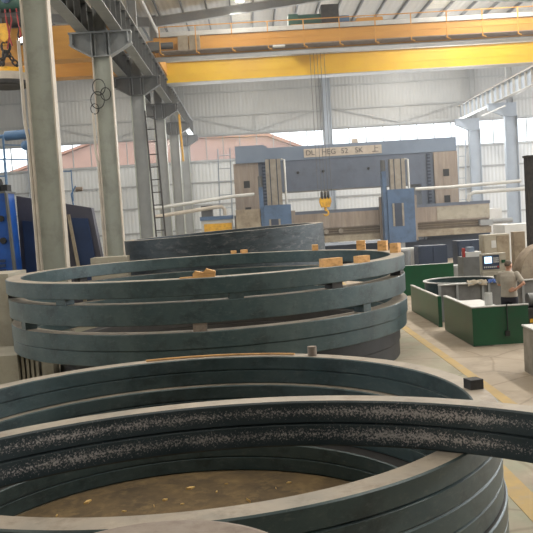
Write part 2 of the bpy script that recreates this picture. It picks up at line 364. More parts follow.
for i, (x0, x1) in enumerate(segs):
    fr = MB(); fr.box(x0, x1, YF+0.02, YF+0.14, WZ0, WZ0+0.07).box(x0, x1, YF+0.02, YF+0.14, WZ1-0.07, WZ1)
    n = round((x1-x0)/1.39)
    for k in range(n+1):
        x = x0+(x1-x0)*k/n
        fr.box(max(x0, x-0.035), min(x1, x+0.035), YF+0.03, YF+0.13, WZ0+0.07, WZ1-0.07)
    wo = struct(fr.build('window_%d' % (i+1), 'steel_lt'))
    MB().box(x0, x1, YF+0.075, YF+0.085, WZ0+0.06, WZ1-0.06).build('pane', 'glass', wo)
for x in WCOL:     # wall piers beside the windows
    struct(MB().box(x-0.35, x+0.35, YF+0.01, YF+0.19, WZ0, WZ1).build('wall_pier', 'wall_hi'))

# side and near walls
wl = struct(MB().box(XL-0.2, XL, -12, YF, 0, 6).box(XL-0.2, XL, -12, YF, 9, 16.4).build('wall_left', 'wall_hi'))
wr = struct(MB().box(XE, XE+0.2, -12, YF, 0, 5.4, 0).box(XE, XE+0.2, -12, YF, 9.0, 16.4, 1).build('wall_right', ['wall_lo', 'wall_hi']))
wn = struct(MB().box(XL-0.2, XE+0.2, -12.2, -12, 0, 16.4).build('wall_near', 'wall_hi'))
for nm, x, z0, z1 in (('window_7', XE+0.1, 5.4, 9.0), ('window_8', XL-0.1, 6, 9)):
    fr = MB()
    for k in range(52):
        y = -12+k*77.6/51; fr.box(x-0.05, x+0.05, y-0.03, y+0.03, z0, z1)
    fr.box(x-0.05, x+0.05, -12, YF, z0+1.2, z0+1.26)
    o = struct(fr.build(nm, 'steel_lt')); MB().box(x-0.005, x+0.005, -12, YF, z0, z1).build('pane', 'glass', o)

# roof: two gabled bays; purlins below the sheet
def roof_z(x):
    if x >= XR: xr, half = (XR+XE)/2, (XE-XR)/2
    elif x >= XC: xr, half = (XC+XR)/2, (XR-XC)/2
    else: xr, half = (XL+XC)/2, (XC-XL)/2
    return 15.0 + 1.05*(1-min(1.1, abs(x-xr)/half))
rf = MB()
xs = [XL-0.2, (XL+XC)/2, XC, (XC+XR)/2, XR, (XR+XE)/2, XE+0.2]
for a, b in zip(xs[:-1], xs[1:]):
    rf.prism([(a, roof_z(a)), (b, roof_z(b)), (b, roof_z(b)+0.12), (a, roof_z(a)+0.12)], 'y', -12.2, YF+0.3)
ce = struct(rf.build('ceiling', 'roof', origin=(0, 0, 15)))
x = XL+0.8
while x < XE-0.3:
    if abs(x-XC) > 0.4 and abs(x-XR) > 0.4:
        MB().box(x-0.04, x+0.04, -12, YF, roof_z(x)-0.21, roof_z(x)-0.01).build('purlin', 'steel', ce)
    x += 1.36
for y in (3, 12, 21, 30, 39, 48, 58):     # translucent strips between purlins, where the daylight comes in
    for xk in (0.2, 12.6, -12.0, 30.0):
        MB().box(xk-0.6, xk+0.6, y-3.5, y+3.5, roof_z(xk)-0.06, roof_z(xk)-0.03).build('skylight', 'skylight', ce)

# thin dusty haze hanging in the far half of the hall
hz = bpy.data.materials.new('dust_haze'); hz.use_nodes = True; nt = hz.node_tree
nt.nodes.remove(nt.nodes['Principled BSDF']); vs_ = nt.nodes.new('ShaderNodeVolumeScatter')
vs_.inputs['Color'].default_value = (0.93, 0.96, 1.0, 1); vs_.inputs['Density'].default_value = 0.0042; vs_.inputs['Anisotropy'].default_value = 0.3
nt.links.new(vs_.outputs[0], nt.nodes['Material Output'].inputs['Volume']); M['haze'] = hz
ho = MB().box(XL+0.1, XE-0.1, 27, YF-0.2, 0.02, 14.6).build('dust_haze', 'haze'); struct(ho)

# ================================================================== STEEL FRAME
names_y = ['first', 'second', 'third', 'fourth', 'fifth']
def h_column(x, y, zc, label, group, mats=('col', 'edge'), w_=0.62, conduit=False, upper=True, low=0.0):
    r = root('steel_column', label, 'column', (x, y, low), group)
    MB().box(x-w_/2+0.02, x+w_/2-0.02, y-0.015, y+0.015, low+0.03, zc).build('web', mats[0], r)
    for sgn in (-1, 1):
        MB().box(x+sgn*w_/2-0.02, x+sgn*w_/2+0.02, y-0.17, y+0.17, low+0.03, zc).build('flange', mats[1], r)
    MB().box(x-w_/2-0.12, x+w_/2+0.12, y-0.28, y+0.28, low, low+0.03).build('base_plate', 'steel', r)
    if upper:
        MB().box(x-0.19, x+0.19, y-0.015, y+0.015, zc, 14.9).box(x-0.21, x-0.18, y-0.13, y+0.13, zc, 14.9).box(x+0.18, x+0.21, y-0.13, y+0.13, zc, 14.9).build('upper_column', 'steel_lt', r)
    if conduit:
        xx = x-w_/2-0.07
        MB().tube([(xx, y-0.13, 0.3), (xx, y-0.13, 5.2), (xx-0.05, y-0.15, 5.6), (xx-0.05, y-0.15, conduit)], 0.045).build('conduit', 'edge', r)
    return r
ZB = 9.85; ZR = 10.9
clabels = ['', '', 'grey green steel column nearest at left, before the blue machines, with pale conduit',
           'grey steel column second in the left row, looped cables near its top',
           'grey steel column third in the left row, ladder leaning beside it',
           'grey steel column fourth in the left row, behind the ladder', 'grey steel column fifth in the left row, beneath the beam tip',
           'grey steel column at the far end wall, last in the left row']
for k, y in enumerate(YC):
    if k < 1: continue
    lab = clabels[k] or 'grey steel column beside the camera, out of the picture at left'
    r = h_column(XC, y, 9.0, lab, 'left row of columns', conduit={2: 7.6, 3: 7.0}.get(k, False), mats=('col', 'edge') if k < 4 else ('steel_lt', 'col'))
    # bracket carrying the runway beams of both bays
    MB().box(-6.0, -3.8, y-0.2, y+0.2, ZB-0.06, ZB).prism([(-6.0, ZB-0.06), (-6.0, 9.45), (XC-0.31, 9.0), (XC+0.31, 9.0), (-3.8, 9.45), (-3.8, ZB-0.06)], 'y', y-0.03, y+0.03)\
        .prism([(-6.0, 9.45), (XC-0.31, 9.0), (XC+0.31, 9.0), (-3.8, 9.45), (-3.8, 9.41), (XC+0.31, 8.96), (XC-0.31, 8.96), (-6.0, 9.41)], 'y', y-0.2, y+0.2)\
        .box(-5.9, -5.86, y-0.2, y+0.2, 9.45, ZB-0.06).box(-3.94, -3.9, y-0.2, y+0.2, 9.45, ZB-0.06).box(XC-0.33, XC-0.29, y-0.2, y+0.2, 9.0, ZB-0.06).box(XC+0.29, XC+0.33, y-0.2, y+0.2, 9.0, ZB-0.06)\
        .build('bracket', 'steel_lt' if k < 4 else 'steel', r)
rlab = {47.05: 'blue grey column in the right row, cropped by the right edge', 56.1: 'blue grey column at right, before the tall right windows', 65.1: 'blue grey column under the end of the right runway beam'}
for y in YC[4:]:
    r = h_column(XR, y, 9.0, rlab.get(y, 'blue grey column of the right row, beyond the frame'), 'right row of columns', mats=('steel_blue', 'steel_blue'), w_=0.85)
    MB().box(17.0, XR+0.4, y-0.2, y+0.2, ZB-0.06, ZB).prism([(17.05, ZB-0.06), (17.05, 9.4), (XR-0.42, 8.9), (XR+0.4, 8.9), (XR+0.4, ZB-0.06)], 'y', y-0.16, y+0.16).build('bracket', 'steel_blue', r)
for x in (-17.3, 6.75):
    h_column(x, YF-0.3, 14.9, 'grey end wall column in the middle of the far wall, behind the hook' if x > 0 else 'dark blue grey end wall column at far left, behind the blue machine', 'end wall columns', mats=('steel_blue', 'steel_blue') if x > 0 else ('steel_lt', 'steel_blue'), w_=0.6, upper=False)

def runway(x, y0, y1, face, label, group, m0, m1):
    r = root('runway_beam', label, 'crane beam', (x, (y0+y1)/2, ZB), group)
    y0 += 0.02; y1 -= 0.02
    MB().box(x-0.012, x+0.012, y0, y1, ZB+0.03, ZR-0.03).build('web', m0, r)
    MB().box(x-0.22, x+0.22, y0, y1, ZR-0.03, ZR).build('top_flange', m1, r)
    MB().box(x-0.2, x+0.2, y0, y1, ZB, ZB+0.03).build('bottom_flange', m1, r)
    n = 8
    for k in range(n+1):
        y = y0+0.02+(y1-y0-0.04)*k/n
        MB().box(x-0.18, x-0.012, y-0.012, y+0.012, ZB+0.03, ZR-0.03).box(x+0.012, x+0.18, y-0.012, y+0.012, ZB+0.03, ZR-0.03).build('stiffener', m0 if face == 'l' else m1, r)
    MB().box(x-0.06, x+0.06, y0, y1, ZR, ZR+0.03).box(x-0.015, x+0.015, y0, y1, ZR+0.03, ZR+0.09).box(x-0.035, x+0.035, y0, y1, ZR+0.09, ZR+0.13).build('crane_rail', 'rust', r)
bl = {2: 'nearest', 3: 'second nearest', 4: 'third', 5: 'fourth', 6: 'farthest'}
for k in range(2, 7):
    runway(-4.3, YC[k], YC[k+1], 'l', '%s dark stiffened runway beam of the main bay, on the left columns' % bl[k], 'left runway beams', 'steel', 'steel_lt')
for k in range(2, 5):
    runway(-5.5, YC[k], YC[k+1], 'l', '%s dark runway beam carrying the left bay crane' % bl[k], 'left bay runway beams', 'steel', 'steel_lt')
for k in range(4, 7):
    runway(17.5, YC[k], YC[k+1], 'r', {4: 'runway beam of the right row beyond the picture edge', 5: 'pale stiffened runway beam at right, nearer of the two seen', 6: 'pale stiffened runway beam at right, ending at the far wall'}[k], 'right runway beams', 'steel_blue', 'pale')
tag(MB().tube([(17.2, 52.8, 9.255), (17.2, 58.0, 9.255)], 0.06).build('conduit_pipe', 'pale'), 'short pale pipe slung below the right runway beam', 'pipe')

def rafter(y, label):
    r = root('roof_rafter', label, 'roof beam', ((XC+XR)/2, y, 14.6), 'roof rafters')
    xm = (XC+XR)/2
    for a, b, nm in ((XC, xm, 'left_half'), (xm, XR, 'right_half'), (XC, (XL+XC)/2, 'left_bay_half'), (XR, (XR+XE)/2, 'right_bay_half')):
        d = 0.0
        za, zb = roof_z(a)-0.22, roof_z(b)-0.22
        MB().prism([(a, za-0.52), (b, zb-0.42), (b, zb-0.02), (a, za-0.02)], 'y', y-0.01, y+0.01)\
            .prism([(a, za-0.55), (b, zb-0.45), (b, zb-0.42), (a, za-0.52)], 'y', y-0.13, y+0.13)\
            .prism([(a, za-0.03), (b, zb-0.03), (b, zb), (a, za)], 'y', y-0.13, y+0.13).build('rafter_beam', 'steel_lt', r)
for k in range(2, 7):
    rafter(YC[k], 'grey roof rafter over the %s frame from the front' % ['nearest', 'second', 'third', 'fourth', 'fifth'][k-2])
for k in range(3, 6):  # roof struts lengthwise between the column heads
    tag(MB().tube([(XC+0.25, YC[k]+0.25, 13.9), (XC+0.25, YC[k+1]-0.25, 13.9)], 0.09).build('roof_strut', 'pale'), 'pale pipe strut between the heads of the %s and next left columns' % ['second', 'third', 'fourth'][k-3], 'strut', 'eave struts')

# building seen through the windows
b = root('brick_building', 'pinkish brick building with sloped red roof seen through the far windows', 'building', (-12, 98, -0.1))
MB().prism([(-38, -0.1), (8, -0.1), (8, 10.0), (2.6, 12.3), (-8, 12.6), (-12, 12.9), (-17, 12.9), (-38, 6.5)], 'y', 95, 110).build('wall', 'brick', b)
MB().prism([(8.3, 9.95), (2.6, 12.35), (-8, 12.65), (-12, 12.95), (-17, 12.95), (-38.3, 6.5), (-38.3, 6.8), (-17, 13.25), (-8, 13.0), (2.7, 12.7), (8.3, 10.3)], 'y', 94.6, 110.4).build('roof', 'roof_red', b)

# ================================================================== CRANES
def girder_crane(x0, x1, yf, yb, zb, zt, label, rich, zf):
    r = root('bridge_crane', label, 'overhead crane', ((x0+x1)/2, (yf+yb)/2, zb))
    zr = zb
    for y, nm, m, zb in ((yf, 'front_girder', 'orange', zf), (yb, 'rear_girder', 'yellow' if rich else 'orange', zr)):  # main crane: shade is painted into the front girder, light into the rear
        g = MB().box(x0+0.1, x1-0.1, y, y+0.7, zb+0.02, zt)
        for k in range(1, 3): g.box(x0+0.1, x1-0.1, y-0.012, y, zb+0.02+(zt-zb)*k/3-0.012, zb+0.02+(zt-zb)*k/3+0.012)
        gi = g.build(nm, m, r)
        MB().box(x0+0.1, x1-0.1, y-0.10, y+0.8, zb-0.03, zb+0.02).build('bottom_flange', 'pale' if rich else 'orange', gi)
        if rich and zb == zr: MB().box(x0+0.1, x1-0.1, y-0.14, y, zt-0.2, zt).build('cable_tray', 'pale', gi)
        MB().box(x0+0.1, x1-0.1, y+0.25, y+0.35, zt, zt+0.1).build('trolley_rail', 'rust', gi)
    for x in (x0, x1):
        e = MB().box(x-0.2, x+0.2, yf-0.6, yb+1.3, 11.12, 11.75).build('end_truck', 'orange', r)
        for y in (yf-0.1, yb+0.9):
            MB().lathe(0, 0, [(0.001, -0.09, 0), (0.26, -0.09, 0), (0.26, 0.09, 0), (0.001, 0.09, 0)], 24, False).build('wheel', 'steel', e)
            wo = bpy.data.objects[[o.name for o in e.children][-1]]
            wo.data.transform(Matrix.Translation(-(Vector((0, 0, 0)) - WL[wo.name]))); wo.data.transform(Matrix.Rotation(PI/2, 4, 'Y'))
            wo.data.transform(Matrix.Translation(Vector((x, y, 11.26)) - WL[wo.name]))
    zb = zf
    if rich:
        MB().box(x0+0.4, x1-0.4, yf-0.85, yf, zb+0.12, zb+0.17).build('walkway', 'rust', r)
        MB().box(x0+0.3, x1-0.4, yf-0.06, yf+0.3, zt+0.02, zt+0.24).build('cable_tray', 'pale', r)
        n = 12
        for k in range(n+1):
            x = x0+0.5+(x1-x0-1.0)*k/n
            MB().bar((x, yf-0.88, zb+0.02), (x, yf-0.88, zt+0.30), 0.05, 0.05).bar((x, yf-0.75, zb+0.06), (x+0.14, yf-0.95, zb-0.06), 0.08, 0.05).build('railing_post', 'orange', r)
        for z in (zt+0.30,):
            MB().bar((x0+0.5, yf-0.88, z), (x1-0.5, yf-0.88, z), 0.04, 0.04).build('hand_rail', 'orange', r)
        q = MB().box(x0+1.35, x0+1.85, yf-0.75, yf-0.25, zb+0.17, zb+0.87).box(x0+1.9, x0+2.4, yf-0.75, yf-0.25, zb+0.17, zb+0.87)
        q.build('electrical_box', 'grime', r)
        MB().tube([(x0+5.9, yf-0.93, zb+0.05), (x0+6.5, yf-0.93, zb+0.05)], 0.07).build('work_lamp', 'pale', r)
        MB().box(x0-0.1, x0+0.5, yf-0.9, yf-0.3, zb+0.2, zb+0.6).tube([(x0+0.5, yf-0.6, zb+0.45), (x0+1.1, yf-0.6, zb+0.45)], 0.16, 12).build('travel_motor', 'steel', r)
    return r
girder_crane(-4.3, 17.5, 40.0, 45.3, 10.68, 12.02, 'yellow double girder overhead crane with railing spanning the main bay', True, 11.04)
girder_crane(-27.6, -5.5, 33.6, 37.5, 9.95, 11.3, 'orange overhead crane girder of the left bay, behind the lifting magnet', False, 9.95)

t = root('hoist_trolley', 'dark green hoist trolley on top of the main overhead crane', 'hoist', (4.3, 43.0, 12.15))
MB().box(2.6, 5.9, 40.2, 45.7, 12.14, 12.34).build('trolley_frame', 'orange', t)
MB().tube([(2.9, 42.2, 12.9), (4.5, 42.2, 12.9)], 0.38, 20).build('drum', 'motor', t)
MB().box(2.6, 3.1, 41.8, 42.7, 12.34, 13.25).build('gearbox', 'motor', t)
MB().box(4.3, 5.2, 41.7, 42.8, 12.34, 13.62).build('control_box', 'soot', t)
MB().tube([(5.2, 42.2, 12.85), (5.75, 42.2, 12.85)], 0.28, 16).build('motor', 'bluepaint', t)
MB().box(5.9, 7.2, 40.3, 40.8, 12.34, 12.52).build('platform', 'orange', t)

def hook(loc, top, label, scale, ropes):
    x, y, z = loc; k = scale
    r = root('crane_hook', label, 'hook', (x, y, z))
    b = MB()
    b.prism([(x-0.33*k, z+0.5*k), (x+0.33*k, z+0.5*k), (x+0.38*k, z+0.25*k), (x+0.26*k, z-0.1*k), (x-0.26*k, z-0.1*k), (x-0.38*k, z+0.25*k)], 'y', y-0.2*k, y+0.2*k)
    b.build('block', 'hook_y', r)
    for sx in (-0.2, 0, 0.2):
        MB().tube([(x+sx*k-0.06*k, y, z+0.62*k), (x+sx*k+0.06*k, y, z+0.62*k)], 0.28*k, 18).build('sheave', 'soot', r)
    MB().tube([(x, y, z-0.1*k), (x, y, z-0.32*k)], 0.09*k, 10).tube([(x+0.16*k*c(a), y, z-0.45*k+0.16*k*s(a)) for a in [PI*0.5-i*PI/8 for i in range(12)]], [0.06*k]*9+[0.05*k, 0.04*k, 0.02*k], 10).build('hook', 'hook_y', r)
    for sx in ropes:
        MB().tube([(x+sx*k, y, z+0.6*k), (x+sx*k*1.05, y, top)], 0.013, 6).build('rope', 'steel', r)
    return r
hook((4.05, 42.6, 3.35), 12.2, 'yellow crane hook block hanging before the gantry machine beam', 0.85, (-0.42, -0.2, 0.0, 0.2, 0.42))

t = root('hoist_trolley', 'small hoist with green motor and red cables at the top left corner', 'hoist', (-9.0, 33.0, 11.6))
MB().tube([(-9.5, 32.6, 12.0), (-8.5, 32.6, 12.0)], 0.32, 16).build('motor', 'motor', t)
MB().box(-10.6, -9.5, 32.1, 33.1, 11.7, 12.4).build('gearbox', 'soot', t)
MB().box(-11.0, -8.3, 32.3, 34.0, 11.42, 11.6).build('trolley_frame', 'soot', t)
MB().sphere((-9.05, 32.25, 12.15), 0.2, 0.12, 0.2, 0, 8).build('brake', 'sblue', t)
for k, x in enumerate((-9.15, -8.95, -8.7, -8.6)):
    MB().tube([(x, 32.35, 11.75), (x+0.05, 32.3, 11.3), (x+(-0.1 if k % 2 else 0.12), 32.3, 10.7), (x, 32.3, 10.2+0.1*k)], 0.035, 6).build('cable', 'red' if k < 3 else 'black', t)

def chain(b, a, d, n, rr=0.11, tr=0.035):
    a = Vector(a); d = Vector(d); L = (d-a).length; u = (d-a)/L; p = u.orthogonal().normalized(); q = u.cross(p)
    for i in range(n):
        o = a+u*L*(i+0.5)/n; side = p if i % 2 else q
        b.tube([o+u*(L/n*0.62)*c(t)+side*rr*s(t) for t in [2*PI*j/12 for j in range(12)]], tr, 6, 0, True)
m = root('lifting_magnet', 'round yellow and black lifting magnet hanging on chains at the left edge', 'lifting magnet', (-9.32, 32.4, 8.72))
MB().lathe(-9.32, 32.4, [(0.01, 8.80, 1), (0.78, 8.72, 1), (0.86, 8.78, 1), (0.86, 8.92, 2), (0.84, 9.22, 0), (0.72, 9.40, 0), (0.3, 9.45, 0), (0.01, 9.45, 0)], 48, False).build('magnet_body', ['hook_y', 'soot', 'edge'], m)
for a in (0.3, 2.4, 4.5):
    q = MB(); chain(q, (-9.3+0.55*c(a), 32.4+0.55*s(a), 9.42), (-9.24, 32.4, 10.12), 4, 0.1, 0.04); q.build('chain', 'soot', m)
q = MB(); q.tube([(-9.24+0.17*c(t), 32.4, 10.3+0.2*s(t)) for t in [2*PI*j/16 for j in range(16)]], 0.05, 8, 0, True); q.build('link', 'soot', m)
r = root('crane_hook', 'yellow hook holding the lifting magnet chains at far left', 'hook', (-9.24, 32.4, 10.4))
MB().prism([(-9.40, 11.2), (-9.08, 11.2), (-9.02, 11.0), (-9.06, 10.62), (-9.24, 10.45), (-9.42, 10.62), (-9.46, 11.0)], 'y', 32.3, 32.5).build('block', 'hook_y', r)
MB().tube([(-9.24+0.11*c(a), 32.4, 10.48+0.11*s(a)) for a in [PI*0.5-i*PI/8 for i in range(12)]], 0.04, 8).build('hook', 'hook_y', r)
for x in (-9.34, -9.14): MB().tube([(x, 32.4, 11.15), (x, 32.4, 11.9)], 0.03, 6).build('rope', 'steel', r)

def lamp(x, y, z, label, group=None):
    r = root('high_bay_lamp', label, 'lamp', (x, y, z), group)
    MB().lathe(x, y, [(0.08, z+0.35, 0), (0.12, z+0.25, 0), (0.26, z, 0), (0.24, z, 0), (0.10, z+0.24, 0), (0.06, z+0.34, 0)], 24, True).build('shade', 'pale', r)
    MB().sphere((x, y, z+0.08), 0.13, 0.13, 0.1, 0, 8).build('bulb', 'lamp', r)
    MB().tube([(x, y, z+0.3), (x, y, roof_z(x)-0.2)], 0.02, 6).build('hanger', 'steel', r)
lamp(0.15, 40.0, 13.55, 'lit high bay lamp under the roof, at the top edge of the picture')
r = root('flood_lamp', 'glaring flood lamp in front of the left bay crane girder', 'lamp', (-8.85, 33.45, 10.75))
MB().box(-9.0, -8.7, 33.3, 33.6, 10.6, 10.9).build('housing', 'soot', r); MB().sphere((-8.85, 33.27, 10.75), 0.1, 0.06, 0.1, 0, 8).build('bulb', 'lamp', r)

# ================================================================== GANTRY LATHE at the back of the bay
gm = root('gantry_lathe', 'huge slate blue double column vertical lathe with tan way covers', 'machine', (5.6, 46, 0))
for x0, x1, sx, nm in ((-0.77, 1.5, 1, 'left'), (9.95, 12.05, -1, 'right')):
    co = MB().box(x0, x1, 46.0, 49.2, 0, 6.05).build('column', 'mblue', gm)
    xa, xb = (x0, x0+1.42) if sx > 0 else (x1-1.35, x1)
    cov = MB().box(xa, xb, 45.86, 46.0, 0.5, 6.05)
    cov.build('way_cover', 'tan', co)
    for z in (4.85, 3.35): MB().box((xa+xb)/2-0.17, (xa+xb)/2+0.17, 45.83, 45.86, z-0.2, z+0.2).build('opening', 'black', co)
    q = MB()
    for k in range(22): q.box(xb+0.2 if sx > 0 else xa-0.4, (xb+0.4) if sx > 0 else xa-0.2, 45.9, 46.0, 1.9+k*0.19, 1.99+k*0.19)
    q.box(xb+0.22 if sx > 0 else xa-0.38, xb+0.24 if sx > 0 else xa-0.36, 45.93, 46.0, 1.9, 6.0)
    q.build('drag_chain', 'mdark', co)
MB().box(-0.62, 1.05, 45.7, 49.0, 6.05, 7.02).box(1.05, 1.2, 45.75, 49.0, 6.05, 6.95).build('top_housing', 'mblue_lt', gm)
bm_ = MB().box(1.5, 9.95, 46.0, 49.0, 4.3, 6.07).build('cross_beam', 'mblue', gm)
MB().box(1.2, 12.05, 45.93, 49.0, 6.07, 6.85).build('upper_beam', 'mblue_lt', gm)
pl = MB().box(3.3, 7.75, 45.88, 45.93, 6.18, 6.66).build('name_plate', 'plate', gm)
def lettering(txt, x, z, size, y, mat_, parent, name='lettering', rot=None, align='CENTER'):
    cu = bpy.data.curves.new(name, 'FONT'); cu.body = txt; cu.size = size; cu.align_x = align; cu.align_y = 'CENTER'; cu.extrude = 0.01
    to = bpy.data.objects.new(name, cu); COL.objects.link(to); bpy.context.view_layer.update()
    me = bpy.data.meshes.new_from_object(to.evaluated_get(bpy.context.evaluated_depsgraph_get()))
    bpy.data.objects.remove(to); bpy.data.curves.remove(cu)
    me.transform(rot or Matrix.Rotation(PI/2, 4, 'X')); me.transform(Matrix.Translation(Vector((x, y, z)) - WL[parent.name]))
    me.materials.clear(); me.materials.append(M[mat_])
    o = bpy.data.objects.new(name, me); COL.objects.link(o); o.parent = parent; WL[o.name] = WL[parent.name]; return o
for tx, x in (('DL', 3.65), ('HEG', 4.72), ('52', 5.62), ('SK', 6.45), ('\u4e0a', 7.38)):
    lettering(tx, x, 6.42, 0.42, 45.872, 'ink', pl)
for x, z in ((2.9, 5.35), (4.35, 5.35), (6.95, 5.35), (8.6, 5.35)): MB().tube([(x, 45.95, z), (x, 46.0, z)], 0.08, 10).build('lifting_hole', 'black', gm)
MB().box(6.1, 6.45, 46.1, 46.4, 6.85, 7.1).build('junction_box', 'plate', gm)

cr = MB().box(-0.85, 13.2, 44.1, 45.85, 1.36, 2.95).build('cross_rail', 'tan', gm)
MB().box(-0.85, 13.25, 43.95, 45.8, 2.95, 3.12).build('rail_cover', 'mblue', cr)
MB().box(-0.85, 13.2, 43.95, 44.1, 2.12, 2.95).build('upper_plate', 'tan', cr)
MB().box(10.3, 13.2, 43.92, 43.96, 2.2, 2.9).build('end_plate', 'beige', cr)
for z in (1.78, 1.92, 2.04): MB().box(-0.85, 13.2, 44.0, 44.1, z-0.05, z+0.04).build('guide_way', 'brass', cr)
MB().box(-0.85, 13.25, 43.9, 44.1, 1.34, 1.7).build('lower_plate', 'grime', cr)
MB().box(12.6, 13.3, 43.7, 44.0, 1.76, 2.06).tube([(13.3, 43.85, 1.95), (14.4, 43.85, 1.95)], 0.14, 12).build('feed_motor', 'steel_lt', cr)
for x in (4.15, 4.95): MB().tube([(x, 43.9, 1.93), (x, 44.0, 1.93)], 0.13, 12).build('flange_cap', 'rawsteel', cr)

def saddle(x, zb, zt, ramtop, low, nm):
    w_ = 0.72
    bp = MB().box(x-1.05, x+0.98, 43.6, 43.9, zb+0.05, zt-0.35).build('saddle_plate', 'tan', gm)
    sd = MB().box(x-w_, x+w_, 42.9, 43.6, zb, zt).box(x-w_-0.22, x-w_, 43.0, 43.6, zb+0.1, zt+1.0).build('saddle', 'sblue', gm)
    MB().box(x-0.48, x-0.38, 42.86, 42.9, zb+0.9, zt-0.75).box(x+0.02, x+0.12, 42.86, 42.9, zb+0.9, zt-0.75).build('slot_edge', 'rawsteel', sd)
    MB().box(x-0.38, x+0.02, 42.87, 42.9, zb+0.9, zt-0.75).build('slot', 'mdark', sd)
    rm = MB().box(x-0.5, x+0.3, 42.95, 43.5, zt, ramtop).build('ram', 'rawsteel', gm)
    MB().box(x-0.31, x-0.26, 42.93, 42.95, zt, ramtop).box(x+0.06, x+0.11, 42.93, 42.95, zt, ramtop).build('ram_slot', 'mdark', rm)
    MB().box(x-0.42, x+0.12, 42.95, 43.5, low, zb).build('ram_end', 'steel_lt', rm)
    cy = MB().tube([(x-w_-0.11, 43.3, zt+0.6), (x-w_-0.11, 43.3, zt+1.6)], 0.13, 12).build('balance_cylinder', 'steel', gm)
    MB().tube([(x+0.52, 43.2, zt-0.1), (x+0.52, 43.2, ramtop-0.05), (x+0.35, 43.2, ramtop-0.02)], 0.06, 8).build('hydraulic_pipe', 'pale', gm)
saddle(8.15, 1.12, 4.0, 5.62, 0.45, 'right')
saddle(1.5, 0.7, 3.55, 6.0, 0.4, 'left')
MB().box(0.3, 11.8, 45.0, 49.0, 0, 1.1).build('machine_bed', 'mdark', gm)
MB().lathe(5.6, 43.0, [(0.01, 0.0, 0), (2.6, 0.0, 0), (2.6, 0.55, 0), (0.01, 0.55, 0)], 64, False).build('turntable', 'steel_lt', gm)
MB().box(10.0, 13.6, 45.3, 46.0, 0.75, 1.34).build('rail_bracket', 'mdark', gm)

# service platform and cable trays either side of the machine
p = root('machine_cabinet', 'yellow fronted cabinet with blue lid left of the gantry machine', 'cabinet', (-1.9, 44, 0))
MB().box(-2.65, -0.95, 43.4, 44.6, 0, 2.95).build('body', 'pale', p)
MB().box(-2.5, -1.0, 43.36, 43.4, 2.05, 2.75).build('panel', 'hook_y', p)
MB().box(-2.7, -0.9, 43.3, 44.7, 2.95, 3.15).build('lid', 'sblue', p)
MB().box(-2.62, -2.0, 43.6, 44.4, 3.15, 3.75).build('pump', 'steel', p)
tag(MB().box(-0.75, 0.6, 43.0, 43.55, 0, 3.4).build('way_cover_box', 'grime'), 'grimy tan upright box below the left column of the gantry machine', 'cover')
tag(MB().tube([(-5.0, 41.5, 3.72), (-0.8, 43.0, 4.15), (0.3, 43.25, 4.2)], 0.09).build('cable_tray', 'pale'), 'upper pale cable tube running left from the gantry machine', 'cable tube')
tag(MB().tube([(-5.0, 42, 3.3), (-2.0, 43.5, 3.62), (-1.5, 43.6, 3.65), (-1.35, 43.6, 3.5), (-1.35, 43.6, 3.17)], 0.10).build('cable_tray', 'edge'), 'lower pale cable tube bending down to the blue lid', 'cable tube')
tag(MB().tube([(9.0, 43.2, 3.95), (11, 43.3, 3.95), (14.8, 43.3, 4.05)], 0.09).build('cable_tray', 'pale'), 'upper pale cable tube running right from the gantry machine', 'cable tube')
tag(MB().tube([(11.9, 43.5, 3.12), (12.0, 43.5, 3.45), (12.25, 43.5, 3.58), (15.1, 43.5, 3.62)], 0.10).build('cable_tray', 'pale'), 'lower pale cable tube rising from the cross rail at right', 'cable tube')

def ladder(a, b, w_, rungs, m_, label, hoop=False):
    a = Vector(a); b = Vector(b); u = Vector((w_/2, 0, 0))
    r = root('ladder', label, 'ladder', a)
    for sg in (-1, 1): MB().bar(a+u*sg, b+u*sg, 0.07, 0.07).build('rail', m_, r)
    for k in range(rungs):
        p_ = a+(b-a)*(k+0.5)/rungs
        MB().tube([p_-u, p_+u], 0.025, 6).build('rung', m_, r)
    return r
ladder((-1.55, 49.9, 0), (-1.35, 49.9, 7.3), 0.75, 9, 'steel_blue', 'thin blue ladder standing left of the gantry machine column')
ladder((14.3, 54, 0), (14.55, 54, 7.3), 0.5, 10, 'steel_blue', 'thin blue ladder standing right of the gantry machine')
ladder((-4.05, 36.6, 0), (-4.35, 37.6, 8.2), 0.42, 14, 'soot', 'dark ladder leaning against the third left column')
tag(MB().bar((-4.06, 52.1, 6.83), (-4.14, 52.1, 9.85), 0.13, 0.1).build('conduit_bar', 'hook_y'), 'yellow bar hanging below the left runway beam', 'bar')

# loops of cable near the head of the second column
q = MB()
for k, (dx, dz, rr) in enumerate(((0, 0.3, 0.28), (0.22, 0.05, 0.22), (-0.08, -0.15, 0.3), (-0.2, -0.45, 0.18))):
    q.tube([(-5.05+dx+rr*c(t)*0.8, 28.765+0.008*k, 7.6+dz+rr*s(t)) for t in [2*PI*j/20 for j in range(20)]], 0.016, 6, 0, True)
tag(q.build('cable_coil', 'black'), 'black cable loops hung on the second left column', 'cable')

